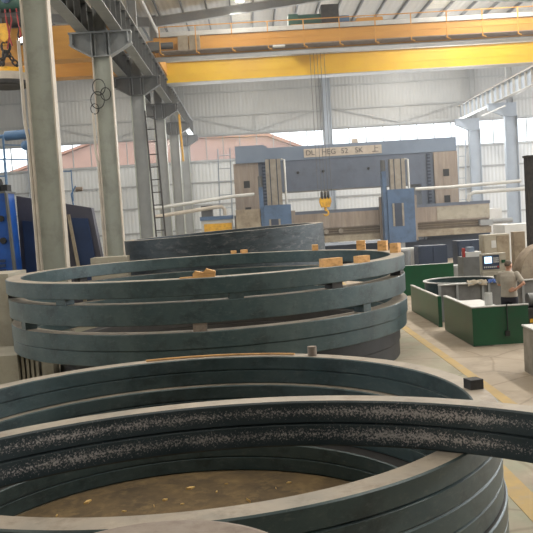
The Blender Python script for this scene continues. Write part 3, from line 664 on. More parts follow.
# ================================================================== BLUE MACHINE at left
vm = root('vertical_lathe', 'bright blue upright of a machine tool with black ports at the left edge', 'machine', (-7.5, 23.5, 0))
MB().prism([(-9.2, 0), (-6.80, 0), (-6.92, 4.1), (-9.2, 4.1)], 'y', 23.0, 23.9).build('column', 'vblue', vm)
MB().box(-9.2, -6.88, 22.95, 23.95, 4.1, 4.16).build('top_plate', 'steel', vm)
for x, z in ((-7.08, 3.38), (-7.06, 2.75)): MB().tube([(x, 22.93, z), (x, 23.0, z)], 0.09, 14).build('port', 'black', vm)
q = MB()
for k in range(12): q.box(-7.35, -7.05, 22.94, 23.0, 0.6+0.14*k, 0.68+0.14*k)
q.build('louvre', 'vdeep', vm)
MB().prism([(-6.92, 4.1), (-6.86, 4.1), (-6.72, 0), (-6.80, 0)], 'y', 22.95, 23.1).build('edge_strip', 'steel', vm)
MB().tube([(-7.4, 23.4, 4.35), (-7.12, 23.4, 4.35)], 0.19, 14).box(-7.08, -6.9, 23.2, 23.6, 4.16, 4.35).build('pump_motor', 'black', vm)
MB().tube([(-8.5, 23.6, 5.7), (-6.75, 23.6, 5.78)], 0.06, 8).tube([(-6.95, 23.6, 5.77), (-6.1, 23.6, 5.80)], 0.14, 14).tube([(-6.1, 23.6, 5.80), (-5.9, 23.6, 5.81)], 0.08, 10).build('feed_cylinder', 'bluepaint', vm)
rl = MB()
for x in (-7.8, -7.4, -6.95): rl.bar((x, 23.3, 4.16), (x, 23.3, 5.1), 0.04, 0.04)
for z in (4.6, 5.08): rl.bar((-9.2, 23.3, z), (-6.9, 23.3, z), 0.035, 0.035)
rl.tube([(-6.9, 23.3, 5.08), (-6.0, 23.3, 5.0), (-5.75, 23.3, 4.6), (-5.7, 23.3, 3.9)], 0.02, 6)
rl.build('railing', 'bluepaint', vm)
MB().bar((-6.96, 23.4, 4.16), (-6.96, 23.4, 5.75), 0.05, 0.05).sphere((-6.33, 23.4, 5.45), 0.14, 0.1, 0.14, 0, 8).bar((-6.95, 23.4, 5.5), (-6.3, 23.4, 5.45), 0.03, 0.03).build('lamp_arm', 'bluepaint', vm)
hs = root('machine_housing', 'grey violet machine housing with deep blue front behind the nearest column', 'machine', (-5.5, 25, 0))
MB().prism([(-6.95, 0), (-4.3, 0), (-4.74, 3.56), (-6.95, 4.05)], 'y', 24.2, 24.6).build('body', 'vnavy', hs)
MB().prism([(-6.8, 0.1), (-5.6, 0.1), (-5.6, 3.15), (-6.8, 3.3)], 'y', 24.1, 24.2).prism([(-5.0, 0.1), (-4.5, 0.1), (-4.86, 3.25), (-5.38, 3.3)], 'y', 24.1, 24.2).build('front_panel', 'vdeep', hs)
MB().prism([(-5.06, 0), (-4.96, 0), (-5.36, 3.4), (-5.44, 3.4)], 'y', 24.0, 24.1).build('edge_strip', 'grime', hs)
q = MB()
for x in (-6.2, -5.75, -5.3): q.bar((x, 24.4, 3.8), (x, 24.4, 4.75), 0.03, 0.03)
q.bar((-6.25, 24.4, 4.75), (-5.3, 24.4, 4.7), 0.03, 0.03); q.build('railing', 'bluepaint', hs)
MB().tube([(-5.3, 24.4, 3.6), (-5.35, 24.4, 4.0), (-5.2, 24.4, 4.25)], 0.025, 6).build('lamp_arm', 'bluepaint', hs)
MB().tube([(-5.2, 24.4, 4.15), (-5.0, 24.4, 4.15)], 0.07, 10).build('signal_lamp', 'rust', hs)
tag(MB().box(-4.5, -3.5, 22.3, 22.9, 0, 2.12).box(-4.35, -4.0, 22.28, 22.3, 1.8, 2.02).build('machine_cover', 'beige'), 'small beige metal cover between the two nearest left columns', 'cover')

# ================================================================== RINGS
def ring(cx, cy, ro, ri, z0, z1, label, group, mats=('ring', 'ring_top', 'ring'), groove=True, origin_top=False, step=0.0, tilt=None, name='forged_ring', wob=0.0):
    ch = 0.012; b = MB(); zm = (z0+z1)/2
    prof = [(ri+ch, z0, 0), (ro-ch, z0, 0), (ro, z0+ch, 0)]
    if groove: prof += [(ro, zm-0.012, 0), (ro-0.018, zm, 0), (ro+step, zm+0.012, 0), (ro+step, z1-ch, 0)]
    else: prof += [(ro, z1-ch, 0)]
    prof += [(ro+step-ch if groove else ro-ch, z1, 1), (ri+ch, z1, 2), (ri, z1-ch, 2)]
    if groove: prof += [(ri, zm+0.012, 2), (ri+0.016, zm, 2), (ri, zm-0.012, 2)]
    prof += [(ri, z0+ch, 2)]
    b.lathe(cx, cy, prof, 160, True, wob)
    o = b.build(name, list(mats), None, (cx, cy, z0))
    if tilt: o.rotation_euler = tilt
    return tag(o, label, 'steel ring', group)
# near stack (four rings) with one more ring lying across it
G1 = 'rings of the near stack'
ring(-0.72, 7.14, 2.77, 2.56, 0.985, 1.31, 'top ring of the near stack, with pale beige upper face', G1)
ring(-0.715, 7.12, 2.755, 2.48, 0.66, 0.984, 'second ring of the near stack, with pale ledge inside', G1)
ring(-0.70, 7.10, 2.76, 2.46, 0.335, 0.659, 'third ring of the near stack, below the pale inner ledge', G1, ('ring', 'ring_dk', 'ring'))
ring(-0.72, 7.08, 2.75, 2.30, 0.01, 0.334, 'lowest ring of the near stack, standing on the dirty floor', G1, ('ring', 'ring_dk', 'ring'))
ring(-0.15, 3.09, 2.85, 2.67, 1.312, 1.645, 'dark flaky ring lying across the near stack, pale scale speckles on its inside', None, ('ring', 'ring_top', 'ring_in'))
# middle stack
G2 = 'rings of the middle stack'
cx, cy, R = -0.95, 17.1, 4.14
ring(cx, cy, R, R-0.30, 1.78, 2.06, 'top ring of the middle stack, carrying the wood blocks', G2, groove=False)
ring(cx+0.01, cy, R-0.02, R-0.32, 1.32, 1.68, 'second ring of the middle stack, between two gaps', G2, groove=False)
ring(cx+0.03, cy, R-0.02, R-0.32, 0.90, 1.18, 'third ring of the middle stack, below the wider gap', G2, groove=False)
ring(cx+0.02, cy, R-0.04, R-0.34, 0.64, 0.90, 'fourth ring of the middle stack, touching the ring above', G2, groove=False)
ring(-0.55, 17.1, 3.58, 3.25, 0.32, 0.639, 'dull black smaller ring, upper one at the base of the middle stack', G2, ('ring_dk',)*3, groove=False)
ring(-0.57, 17.1, 3.58, 3.25, 0.0, 0.319, 'dull black smaller ring on the floor at the base of the middle stack', G2, ('ring_dk',)*3, groove=False)
# tall ring behind, leaning slightly on its packing
ring(-0.75, 25.1, 3.1, 2.8, 0.13, 2.60, 'tall scaled steel ring standing behind the middle stack', None, ('tall', 'ring_top', 'tall'), groove=False, tilt=(0, -0.034, 0), name='tall_ring', wob=0.0)

# steel spacers between the rings
def on_ring(a, cx_, cy_, r_): return cx_+r_*s(a), cy_-r_*c(a)
sp1 = [(-1.30, 'at the left end'), (-0.62, 'left of centre'), (0.16, 'right of the middle'), (0.62, 'toward the right'), (1.25, 'near the right end')]
for a, wl_ in sp1:
    x, y = on_ring(a, cx, cy, R-0.13)
    tag(MB().rbox(x, y, 1.68, 1.78, 0.24 if a < 1 else 0.5, 0.2, a).build('spacer_block', 'soot' if a not in (-0.62, 0.16) else 'ring'), 'dark steel spacer under the top ring of the middle stack, %s' % wl_, 'spacer block', 'steel spacers of the middle stack')
sp2 = [(-0.97, 'ring', 'far left'), (0.0, 'rust', 'rusty one in front'), (0.80, 'ring', 'right side'), (2.4, 'soot', 'at the back right'), (-2.4, 'soot', 'at the back left')]
for a, m_, wl_ in sp2:
    x, y = on_ring(a, cx+0.02, cy, R-0.16)
    tag(MB().rbox(x, y, 1.18, 1.32, 0.22, 0.22, a).build('spacer_block', m_), 'steel spacer in the wide lower gap of the middle stack, %s' % wl_, 'spacer block', 'steel spacers of the middle stack')
for a in (2.2, -2.2):
    x, y = on_ring(a, cx, cy, R-0.13)
    tag(MB().rbox(x, y, 1.68, 1.78, 0.24, 0.2, a).build('spacer_block', 'soot'), 'dark steel spacer under the top ring at the back %s' % ('right' if a > 0 else 'left'), 'spacer block', 'steel spacers of the middle stack')
# wood blocks on the top ring
wb = [(0.04, 0.0, 0.30, 0.15, 0.13, 'pointed wood chunk lying at the front of the top ring'), (0.616, 0.0, 0.40, 0.13, 0.14, 'long split wood block with a dark knot on the top ring'),
      (0.82, 0.0, 0.28, 0.13, 0.12, 'short wood block at the right front of the top ring'), (1.80, 0.02, 0.20, 0.2, 0.22, 'square wood block, left of the close pair at the right end'),
      (1.52, 0.0, 0.18, 0.18, 0.20, 'square wood block, right one of the close pair at the right end'), (2.05, 0.0, 0.18, 0.2, 0.22, 'upright wood block at the back right of the top ring'),
      (2.45, 0.0, 0.26, 0.14, 0.14, 'wood block on the back rim below the tall ring, right of centre'), (2.955, 0.0, 0.20, 0.14, 0.09, 'small wood block on the back rim, right of two'), (3.025, 0, 0.13, 0.12, 0.08, 'small wood block on the back rim, left of two')]
for i, (a, dr, lx, ly, h, lab) in enumerate(wb):
    x, y = on_ring(a, cx, cy, R-0.15+dr)
    rot = a*0.6+0.1
    b = MB()
    if i == 0:
        b.prism([(x-0.2, 2.061), (x+0.16, 2.061), (x+0.17, 2.15), (x+0.02, 2.20), (x-0.03, 2.14), (x-0.16, 2.17), (x-0.2, 2.13)], 'y', y-0.07, y+0.08)
        b.box(x-0.42, x-0.18, y-0.05, y+0.03, 2.061, 2.08)
    else: b.rbox(x, y, 2.061, 2.061+h, lx, ly, rot)
    tag(b.build('wood_block', 'wood'), lab, 'wood block', 'wood blocks on the middle stack')

# odd pieces on and in the near stack
o = tag(MB().rbox(1.95, 7.21, 1.311, 1.40, 0.13, 0.13, 0.25).build('steel_block', 'soot'), 'small black steel block on the beige rim of the near stack', 'block')
b = MB().tube([(0.64, 9.43, 1.311), (0.64, 9.43, 1.42)], 0.055, 12)
tag(b.build('steel_peg', 'rust'), 'short rusty peg on the back rim of the near stack', 'peg')
tag(MB().tube([(-0.72+2.66*s(a), 7.14+2.66*c(a), 1.324) for a in [-0.25+0.1*i for i in range(8)]], 0.013, 6).build('wood_strip', 'wood'), 'thin wood strip lying along the back rim beside the peg', 'strip')
# rusty casting standing right before the camera
sl = MB().lathe(-0.52, 3.33, [(0.02, 0.0, 0), (0.68, 0.0, 0), (0.69, 0.02, 0), (0.69, 1.44, 0), (0.665, 1.485, 0), (0.62, 1.5, 0), (0.02, 1.5, 0)], 72, True)
tag(sl.build('rusty_billet', 'rust'), 'round rusty brown steel billet standing at the bottom left, closest to the camera', 'billet')
stuff(MB().lathe(-0.72, 7.08, [(0.01, 0.02, 0), (1.8, 0.015, 0), (2.28, 0.012, 0), (2.28, 0.0, 0), (0.01, 0.0, 0)], 64, False).build('floor_dirt', 'dirt'), 'brown sawdust and scale on the floor inside the near stack', 'dirt')
chips = [(-1.95, 8.55, .12, .05), (-0.85, 8.78, .11, .045), (-0.2, 8.25, .10, .07), (-1.1, 8.45, .06, .05), (-1.2, 8.3, .07, .03), (-0.55, 8.6, .05, .04), (-0.45, 8.85, .04, .03), (0.1, 8.6, .05, .03), (-1.5, 8.2, .05, .03), (-2.2, 8.2, .05, .04), (0.25, 8.75, .06, .03), (-0.9, 8.3, .04, .03)]
for i, (x, y, l, h) in enumerate(chips):
    a = random.uniform(0, PI); b = MB()
    b.prism([(x-l/2*c(a), y-l/2*s(a)), (x+l*0.1, y-l*0.28), (x+l/2*c(a), y+l/2*s(a)), (x-l*0.1, y+l*0.25)], 'z', 0.016, 0.016+h*0.4)
    tag(b.build('wood_chip', 'chip'), 'small pale wood chip on the dirt inside the near stack', 'wood chip', 'wood chips inside the near stack')

# beige supports at the left of the middle stack
p = root('support_block', 'beige steel support with slotted side under the left of the middle stack', 'support', (-4.7, 15.9, 0))
MB().box(-5.6, -4.62, 15.3, 16.6, 0, 0.63).build('body', 'beige', p)
q = MB()
for k in range(4): q.box(-4.58+0.09*k, -4.53+0.09*k, 15.4, 16.6, 0.0, 0.6)
q.build('slotted_side', 'beige', p); MB().box(-4.62, -4.2, 15.5, 16.6, 0, 0.58).build('recess', 'steel', p); MB().box(-4.2, -3.98, 15.42, 15.9, 0, 0.6).build('end_post', 'beige', p)
tag(MB().box(-6.0, -5.25, 17.2, 18.6, 0, 2.1).build('beige_cabinet', 'beige'), 'tall beige cabinet beside the left end of the middle stack', 'cabinet')

# ================================================================== GREEN GUARDS AND THE LATHE AT RIGHT
gt = root('guard_tank', 'dark green steel guard enclosure in front of the standing man', 'guard', (5.1, 17.7, 0))
MB().box(4.5, 5.68, 16.5, 16.53, 0.02, 0.82).build('front_panel', 'green', gt)
MB().box(4.5, 4.53, 16.53, 18.95, 0.02, 0.82).build('side_panel', 'green', gt)
MB().box(4.53, 4.56, 16.56, 18.95, 0.02, 0.815).box(4.56, 5.68, 16.53, 16.56, 0.02, 0.815).build('inner_lining', 'guard_in', gt)
MB().box(4.49, 4.58, 16.49, 18.96, 0.82, 0.845).box(4.58, 5.69, 16.49, 16.57, 0.82, 0.845).build('top_edge', 'pale', gt)
MB().box(4.56, 5.28, 16.56, 18.6, 0.66, 0.74).build('tray', 'pale', gt)
tag(MB().tube([(5.22, 16.46, 0.86), (5.22, 16.46, 0.30)], 0.012, 6).box(5.17, 5.26, 16.44, 16.48, 0.20, 0.31).build('hanging_cable', 'black'), 'black cable with plug hanging down the green guard front', 'cable')
tag(MB().lathe(5.12, 17.4, [(0.01, 0.741, 0), (0.085, 0.741, 0), (0.085, 1.0, 0), (0.075, 1.03, 0), (0.075, 1.0, 0), (0.01, 0.99, 0)], 24, False).build('metal_can', 'pale'), 'grey metal can standing inside the green guard left of the man', 'can')
g2 = root('sheet_guard', 'smaller green guard panel left of the enclosure, with a pale rim', 'guard', (4.5, 21.2, 0))
MB().box(4.5, 4.53, 19.6, 22.9, 0.02, 0.74).build('panel', 'green', g2)
MB().box(4.53, 4.56, 19.6, 22.9, 0.02, 0.735).build('inner_lining', 'guard_in', g2)
MB().box(4.49, 4.57, 19.59, 22.91, 0.74, 0.765).build('top_edge', 'pale', g2)
MB().box(4.49, 4.58, 19.52, 19.6, 0.0, 0.77).build('post', 'green', g2)
g3 = root('sheet_guard', 'green sheet guard farther back, behind the round grey tank', 'guard', (5.9, 27, 0))
MB().box(4.95, 6.8, 27.0, 27.05, 0, 1.02).build('panel', 'green', g3)
MB().box(4.95, 6.8, 27.05, 27.5, 0.96, 1.0).build('shelf', 'white', g3)
b = MB()
tk = root('round_tank', 'round grey steel tank with pale rim behind the green guard panel', 'tank', (5.6, 21.6, 0))
MB().lathe(5.6, 21.6, [(0.92, 0, 0), (0.95, 0, 0), (0.95, 0.93, 0), (0.92, 0.93, 0)], 64).build('shell', 'ring', tk)
MB().lathe(5.6, 21.6, [(0.90, 0.93, 0), (0.99, 0.93, 0), (0.99, 0.955, 0), (0.90, 0.955, 0)], 64).build('rim', 'pale', tk)
MB().lathe(5.6, 21.6, [(0.01, 0.0, 0), (0.92, 0.0, 0), (0.92, 0.4, 0), (0.01, 0.45, 0)], 48, False).build('table', 'guard_in', tk)
gw = root('splash_wall', 'grey splash wall with upright ribs behind the man', 'guard', (6.2, 20.5, 0))
MB().box(4.72, 8.6, 20.40, 20.44, 0, 0.94).build('sheet', 'guard_in', gw)
q = MB()
for x in (4.75, 5.2, 5.86, 6.02, 6.9, 7.6): q.box(x-0.03, x+0.03, 20.35, 20.40, 0, 0.94)
q.build('rib', 'steel_lt', gw)
MB().box(4.72, 8.6, 20.34, 20.47, 0.94, 0.965).build('top_edge', 'pale', gw)

def rag(x, y, z, m_, label, sx=0.3, sz=0.16):
    b = MB(); n = 9
    vs = []
    for i in range(n):
        for j in range(5):
            u = (i/(n-1)-0.5)*sx; v = j/4
            vs.append((x+u, y-0.075+0.15*v+0.012*s(i*1.7), z+0.05*s(PI*v)+0.014*s(i*2.1+j)-sz*(0.9 if j == 0 else 0.0)*(0.7+0.3*c(i*0.9))))
    fs = [(i*5+j, (i+1)*5+j, (i+1)*5+j+1, i*5+j+1) for i in range(n-1) for j in range(4)]
    k = len(vs); vs2 = [(p[0], p[1], p[2]+0.012) for p in vs]
    b.add(vs, fs, 0, True).add(vs2, [f[::-1] for f in fs], 0, True)
    return tag(b.build('rag', m_), label, 'rag', 'rags on the splash wall')
rag(5.72, 20.40, 0.97, 'grime', 'pale crumpled rag on the splash wall left of the control panel', 0.5, 0.10)
rag(6.10, 20.40, 0.97, 'cloth_b', 'dark blue rag below the control panel', 0.2, 0.05)
rag(6.40, 20.40, 0.97, 'cloth_w', 'white rag right of the blue rag, beside the man', 0.30, 0.08)

pn = root('control_panel', 'beige machine control panel with a lit blue screen and dark keys', 'control panel', (6.28, 20.8, 0))
bx = MB().box(5.98, 6.62, 20.78, 20.98, 1.19, 1.66).build('housing', 'beige', pn)
MB().box(6.00, 6.44, 20.765, 20.78, 1.25, 1.62).build('face_plate', 'mdark', bx)
MB().box(6.05, 6.24, 20.755, 20.765, 1.41, 1.58).build('screen', 'screen', bx)
q = MB()
for i in range(4):
    for j in range(3): q.box(6.285+0.036*i, 6.310+0.036*i, 20.755, 20.765, 1.42+0.05*j, 1.455+0.05*j)
for i in range(8): q.box(6.03+0.05*i, 6.06+0.05*i, 20.755, 20.765, 1.29, 1.33)
q.build('keys', 'pale', bx)
MB().tube([(6.40, 20.765, 1.31), (6.40, 20.745, 1.31)], 0.025, 12).build('stop_button', 'red', bx)
MB().box(6.50, 6.60, 20.76, 20.78, 1.40, 1.48).build('green_button', 'green', bx)
MB().box(6.33, 6.47, 20.84, 20.94, 0, 1.19).box(5.98, 6.64, 20.70, 20.98, 1.10, 1.19).build('stand', 'beige', pn)
tag(MB().box(6.05, 6.62, 22.9, 23.5, 0, 1.46).build('pump_cabinet', 'guard_in'), 'grey metal cabinet left of the control panel, behind the round tank', 'cabinet')
cl = root('parts_box', 'white and red parts box on top of the grey cabinet', 'box', (6.3, 23.2, 1.461))
MB().box(6.15, 6.6, 22.95, 23.4, 1.461, 1.60).build('tray', 'white', cl)
MB().box(6.08, 6.14, 22.95, 23.1, 1.461, 1.72).build('red_bottle', 'red', cl)
MB().box(6.25, 6.42, 23.0, 23.3, 1.60, 1.74).build('carton', 'mblue_lt', cl)
bc = root('electrical_cabinet', 'tall beige electrical cabinet with door seams behind the control panel', 'cabinet', (8.3, 27.5, 0))
MB().box(7.85, 8.75, 27.0, 27.5, 0, 1.9).build('body', 'beige', bc)
MB().box(7.88, 8.29, 26.98, 27.0, 0.1, 1.85).build('door', 'beige', bc); MB().box(8.31, 8.72, 26.98, 27.0, 0.1, 1.85).build('door', 'grime', bc)
MB().box(8.12, 8.28, 26.97, 26.98, 1.45, 1.7).build('label_plate', 'white', bc)
tag(MB().box(10.2, 12.6, 32.0, 33.5, 0, 2.05).build('white_cabinet', 'white'), 'wide off-white cabinet far back under the end of the cross rail', 'cabinet')
tag(MB().box(12.0, 15.8, 50, 52, 0, 2.6).build('stacked_crate', 'white'), 'pale crate wall far back at right before the end wall', 'crate')
wh = root('round_casting', 'large round tan casting standing on edge right of the man', 'casting', (7.75, 21.6, 0))
b = MB(); b.lathe(0, 0, [(0.25, -0.3, 0), (0.82, -0.22, 0), (0.86, -0.15, 0), (0.86, 0.2, 0), (0.25, 0.25, 0)], 48)
T = Matrix.Translation((7.85, 21.6, 0.94)) @ Matrix.Rotation(0.35, 4, 'Z') @ Matrix.Rotation(PI/2, 4, 'X')
b.v = [T @ p for p in b.v]; b.build('rim', 'casting', wh)
MB().box(7.3, 8.4, 21.3, 21.9, 0, 0.09).build('cradle', 'steel', wh)
tag(MB().box(7.92, 8.25, 24.0, 24.3, 0, 2.06).build('dark_post', 'casting'), 'dark brown square post behind the round casting', 'post')
jp = root('jib_post', 'dark slim upright cropped by the right edge of the picture', 'post', (8.6, 24.6, 0))
MB().box(8.58, 8.8, 24.5, 24.8, 0, 4.3).build('mast', 'soot', jp); MB().box(8.55, 8.83, 24.47, 24.83, 4.3, 4.36).build('cap', 'soot', jp)
MB().box(8.45, 9.0, 24.4, 25.0, 0, 0.06).build('base_plate', 'soot', jp)
dm = root('pump_unit', 'dark pump unit on the floor right of the green guard', 'pump', (6.3, 17.6, 0))
MB().box(5.95, 6.7, 17.3, 18.0, 0, 0.62).build('tank', 'soot', dm); MB().tube([(6.05, 17.6, 0.78), (6.6, 17.6, 0.78)], 0.16, 14).build('motor', 'steel', dm)
MB().box(5.98, 6.12, 17.28, 17.3, 0.32, 0.40).build('yellow_tag', 'hook_y', dm)

cb = root('concrete_bin', 'rough concrete bin at the right edge with sticks in it', 'bin', (5.6, 13.0, 0))
MB().box(4.66, 6.6, 12.2, 12.32, 0, 0.80).box(4.66, 4.78, 12.32, 13.85, 0, 0.80).box(6.48, 6.6, 12.32, 13.85, 0, 0.80).box(4.78, 6.48, 13.73, 13.85, 0, 0.80).box(4.78, 6.48, 12.32, 13.73, 0, 0.3).build('bin_wall', 'conc', cb)
MB().box(4.64, 4.80, 12.18, 13.87, 0.80, 0.825).box(4.80, 6.62, 13.71, 13.87, 0.80, 0.825).box(4.80, 6.62, 12.18, 12.34, 0.80, 0.825).build('rim', 'pale', cb)
for k, (dx, lab) in enumerate(((0.0, 'pale wooden stick leaning in the concrete bin, left one'), (0.08, 'pale wooden stick leaning in the concrete bin, right one'))):
    tag(MB().tube([(5.15+dx, 13.3, 0.32), (4.90+dx, 13.5+0.06*k, 1.0-0.04*k)], 0.016, 8).build('stick', 'edge'), lab, 'stick', 'sticks in the bin')
# clutter in the shade below the cross rail
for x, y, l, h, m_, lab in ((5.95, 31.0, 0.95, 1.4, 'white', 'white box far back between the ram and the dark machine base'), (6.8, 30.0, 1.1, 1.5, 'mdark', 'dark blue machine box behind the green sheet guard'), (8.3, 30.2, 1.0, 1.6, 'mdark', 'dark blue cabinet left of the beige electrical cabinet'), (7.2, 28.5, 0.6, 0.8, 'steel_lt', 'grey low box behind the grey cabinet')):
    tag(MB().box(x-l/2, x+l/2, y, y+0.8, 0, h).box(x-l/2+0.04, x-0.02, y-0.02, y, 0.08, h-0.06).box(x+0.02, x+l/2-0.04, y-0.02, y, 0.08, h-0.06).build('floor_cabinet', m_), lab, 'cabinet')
rt_ = root('steel_drum', 'dark steel drum standing behind the right end of the middle stack', 'drum', (5.12, 27.8, 0))
MB().lathe(5.12, 27.98, [(0.01, 0, 0), (0.42, 0, 0), (0.42, 0.8, 0), (0.44, 0.82, 0), (0.42, 0.84, 0), (0.42, 1.50, 0), (0.40, 1.52, 0), (0.01, 1.50, 0)], 40, False).build('shell', 'steel', rt_)
MB().tube([(5.12, 27.98, 1.50), (5.12, 27.98, 1.58)], 0.08, 14).build('bung', 'steel', rt_)

# ================================================================== PERSON
class Fig(MB):
    def loft(self, secs, n=24, mi=0):
        """secs: (x, y, z, rx, ry) horizontal ellipses, capped"""
        vs = []; fs = []
        for x, y, z, rx, ry in secs:
            vs += [(x+rx*c(2*PI*j/n), y+ry*s(2*PI*j/n), z) for j in range(n)]
        for i in range(len(secs)-1):
            for j in range(n): fs.append((i*n+j, i*n+(j+1) % n, (i+1)*n+(j+1) % n, (i+1)*n+j))
        fs.append(tuple(range(n))[::-1]); fs.append(tuple(range((len(secs)-1)*n, len(secs)*n)))
        return self.add(vs, fs, mi)
    def limb(self, pts, rs, n=16):
        self.tube(pts, rs, n)
        for p, r_ in zip(pts, rs): self.sphere(p, r_, r_, r_, 0, 8)
        return self
def figure(mb, name, m_, parent, base, h, voxel, smooth=6):
    me = bpy.data.meshes.new(name); me.from_pydata(mb.v, [], mb.f)
    import bmesh
    bm = bmesh.new(); bm.from_mesh(me); bmesh.ops.recalc_face_normals(bm, faces=bm.faces); bm.to_mesh(me); bm.free()
    o = bpy.data.objects.new(name, me); COL.objects.link(o)
    r_ = o.modifiers.new('r', 'REMESH'); r_.mode = 'VOXEL'; r_.voxel_size = voxel
    if smooth:
        q_ = o.modifiers.new('s', 'SMOOTH'); q_.factor = 0.5; q_.iterations = smooth
    bpy.context.view_layer.update()
    m2 = bpy.data.meshes.new_from_object(o.evaluated_get(bpy.context.evaluated_depsgraph_get()))
    bpy.data.objects.remove(o); bpy.data.meshes.remove(me)
    m2.name = name; m2.transform(Matrix.Rotation(-h, 4, 'Z'))
    m2.materials.clear(); m2.materials.append(M[m_]); m2.polygons.foreach_set('use_smooth', [True]*len(m2.polygons))
    o = bpy.data.objects.new(name, m2); COL.objects.link(o); WL[o.name] = Vector(base)
    if parent: o.parent = parent
    else: o.location = base
    return o
PB, PH = (5.60, 17.45, 0.0), math.radians(28)
shR, elR, wrR = (0.175, -0.01, 1.40), (0.325, -0.10, 1.20), (0.17, -0.165, 1.075)
shL, elL, wrL = (-0.175, -0.01, 1.40), (-0.235, 0.13, 1.17), (-0.06, 0.25, 1.10)
def turn(p, a, o=(0, 0)):
    x, y = p[0]-o[0], p[1]-o[1]; return (o[0]+x*c(a)+y*s(a), o[1]-x*s(a)+y*c(a), p[2])
f = Fig()
f.loft([(0, 0, 0.84, 0.155, 0.105), (0, 0, 0.95, 0.165, 0.115), (0, 0, 1.08, 0.145, 0.105), (0, -0.01, 1.25, 0.165, 0.115), (0, -0.01, 1.36, 0.175, 0.105), (0, -0.01, 1.43, 0.13, 0.075), (0, 0, 1.47, 0.065, 0.06)])
f.limb([(0, 0, 1.44), (0, 0.02, 1.54)], [0.062, 0.056])
f.limb([shR, elR, wrR], [0.058, 0.043, 0.029]); f.limb([shL, elL, wrL], [0.058, 0.043, 0.029])
for sg in (-1, 1):
    f.limb([(sg*0.085, 0, 0.88), (sg*0.10, 0.015, 0.49), (sg*0.11, -0.02, 0.09)], [0.09, 0.058, 0.04])
    f.limb([(sg*0.11, -0.03, 0.055), (sg*0.13, 0.12, 0.04)], [0.045, 0.036])
HT = 0.45   # the head turns farther to the right
hd = Fig()
hd.sphere((0, 0.015, 1.605), 0.073, 0.092, 0.095, 0, 14).sphere((0, 0.045, 1.55), 0.055, 0.062, 0.062, 0, 12)
hd.sphere((0, 0.108, 1.575), 0.013, 0.022, 0.022, 0, 8).sphere((0, 0.10, 1.598), 0.010, 0.016, 0.02, 0, 8)
hd.sphere((0, 0.098, 1.535), 0.022, 0.012, 0.007, 0, 8).sphere((0, 0.098, 1.522), 0.019, 0.012, 0.007, 0, 8).sphere((0, 0.09, 1.625), 0.05, 0.016, 0.008, 0, 8)
for sg in (-1, 1): hd.sphere((sg*0.076, -0.005, 1.59), 0.012, 0.022, 0.033, 0, 8)
hd.v = [Vector(turn(p, HT)) for p in hd.v]; f.add(hd.v, hd.f)
def hand(wr, d, side, nrm, curl):
    wr = Vector(wr); d = Vector(d).normalized(); nrm = Vector(nrm).normalized(); sd = d.cross(nrm).normalized()*side
    pm = wr+d*0.05
    for k in range(4):
        f.limb([wr+d*0.01+sd*(k-1.5)*0.012, wr+d*0.085+sd*(k-1.5)*0.021], [0.014, 0.012], 10)
        a = wr+d*0.085+sd*(k-1.5)*0.021; L = (0.066, 0.076, 0.071, 0.055)[k]
        p1 = a+(d*c(curl)+nrm*s(curl))*L*0.5; p2 = p1+(d*c(curl*2.2)+nrm*s(curl*2.2))*L*0.32; p3 = p2+(d*c(curl*3)+nrm*s(curl*3))*L*0.25
        f.limb([a, p1, p2, p3], [0.0105, 0.0098, 0.009, 0.0075], 10)
    b_ = wr+d*0.025-sd*0.022
    f.limb([b_, b_-sd*0.028+d*0.03, b_-sd*0.034+d*0.062], [0.014, 0.011, 0.009], 10)
hand(wrR, (-0.85, -0.05, -0.15), 1, (0, 0.9, -0.2), 0.25)
hand(wrL, (0.8, 0.1, -0.35), -1, (0, -0.9, -0.1), 0.35)
pr = figure(f, 'person', 'skin', None, PB, PH, 0.007, 4)
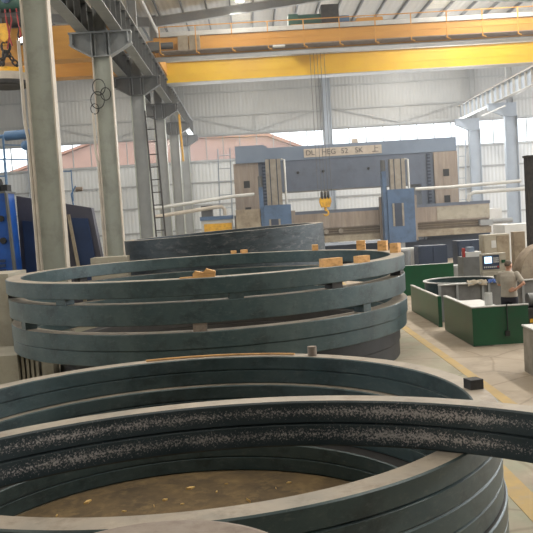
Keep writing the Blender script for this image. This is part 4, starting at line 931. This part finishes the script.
tag(pr, 'man in grey t-shirt and black trousers standing hand on hip behind the green guard', 'person')
f = Fig()
f.loft([(0, 0, 0.90, 0.182, 0.135), (0, 0, 0.96, 0.178, 0.132), (0, 0, 1.08, 0.168, 0.126), (0, -0.01, 1.25, 0.186, 0.135), (0, -0.01, 1.36, 0.192, 0.122), (0, -0.01, 1.435, 0.135, 0.09), (0, 0, 1.475, 0.078, 0.074)])
for sh, el in ((shR, elR), (shL, elL)):
    e = Vector(sh).lerp(Vector(el), 0.72); f.limb([sh, e], [0.066, 0.064])
figure(f, 'shirt', 'shirt', pr, PB, PH, 0.009, 3)['label'] = 'grey cotton t-shirt'
f = Fig()
f.loft([(0, 0, 0.80, 0.172, 0.122), (0, 0, 0.93, 0.174, 0.126), (0, 0, 1.0, 0.16, 0.118)])
for sg in (-1, 1): f.limb([(sg*0.088, 0, 0.86), (sg*0.10, 0.015, 0.49), (sg*0.11, -0.015, 0.13)], [0.102, 0.076, 0.062])
figure(f, 'trousers', 'pants', pr, PB, PH, 0.01, 3)['label'] = 'black trousers'
f = Fig()
for sg in (-1, 1): f.limb([(sg*0.11, -0.045, 0.052), (sg*0.13, 0.13, 0.046)], [0.05, 0.044]).loft([(sg*0.12, 0.04, 0.001, 0.05, 0.13), (sg*0.12, 0.04, 0.02, 0.05, 0.13)])
figure(f, 'shoes', 'black', pr, PB, PH, 0.008, 2)
hr = Fig(); hr.sphere((0, 0.002, 1.617), 0.077, 0.094, 0.092, 0, 14)
hr.v = [Vector(turn(p if p.z > 1.60+max(0, p.y)*0.5 else (p.x*0.9, min(p.y, 0.0), max(p.z, 1.575)), HT)) for p in hr.v]
figure(hr, 'hair', 'hair', pr, PB, PH, 0.006, 3)['label'] = 'close-cropped dark hair'
e = Fig()
for sg in (-1, 1): e.sphere((sg*0.031, 0.093, 1.606), 0.011, 0.009, 0.008, 0, 8)
e.v = [Vector(turn(p, HT)) for p in e.v]
figure(e, 'eyes', 'eye', pr, PB, PH, 0.003, 0)
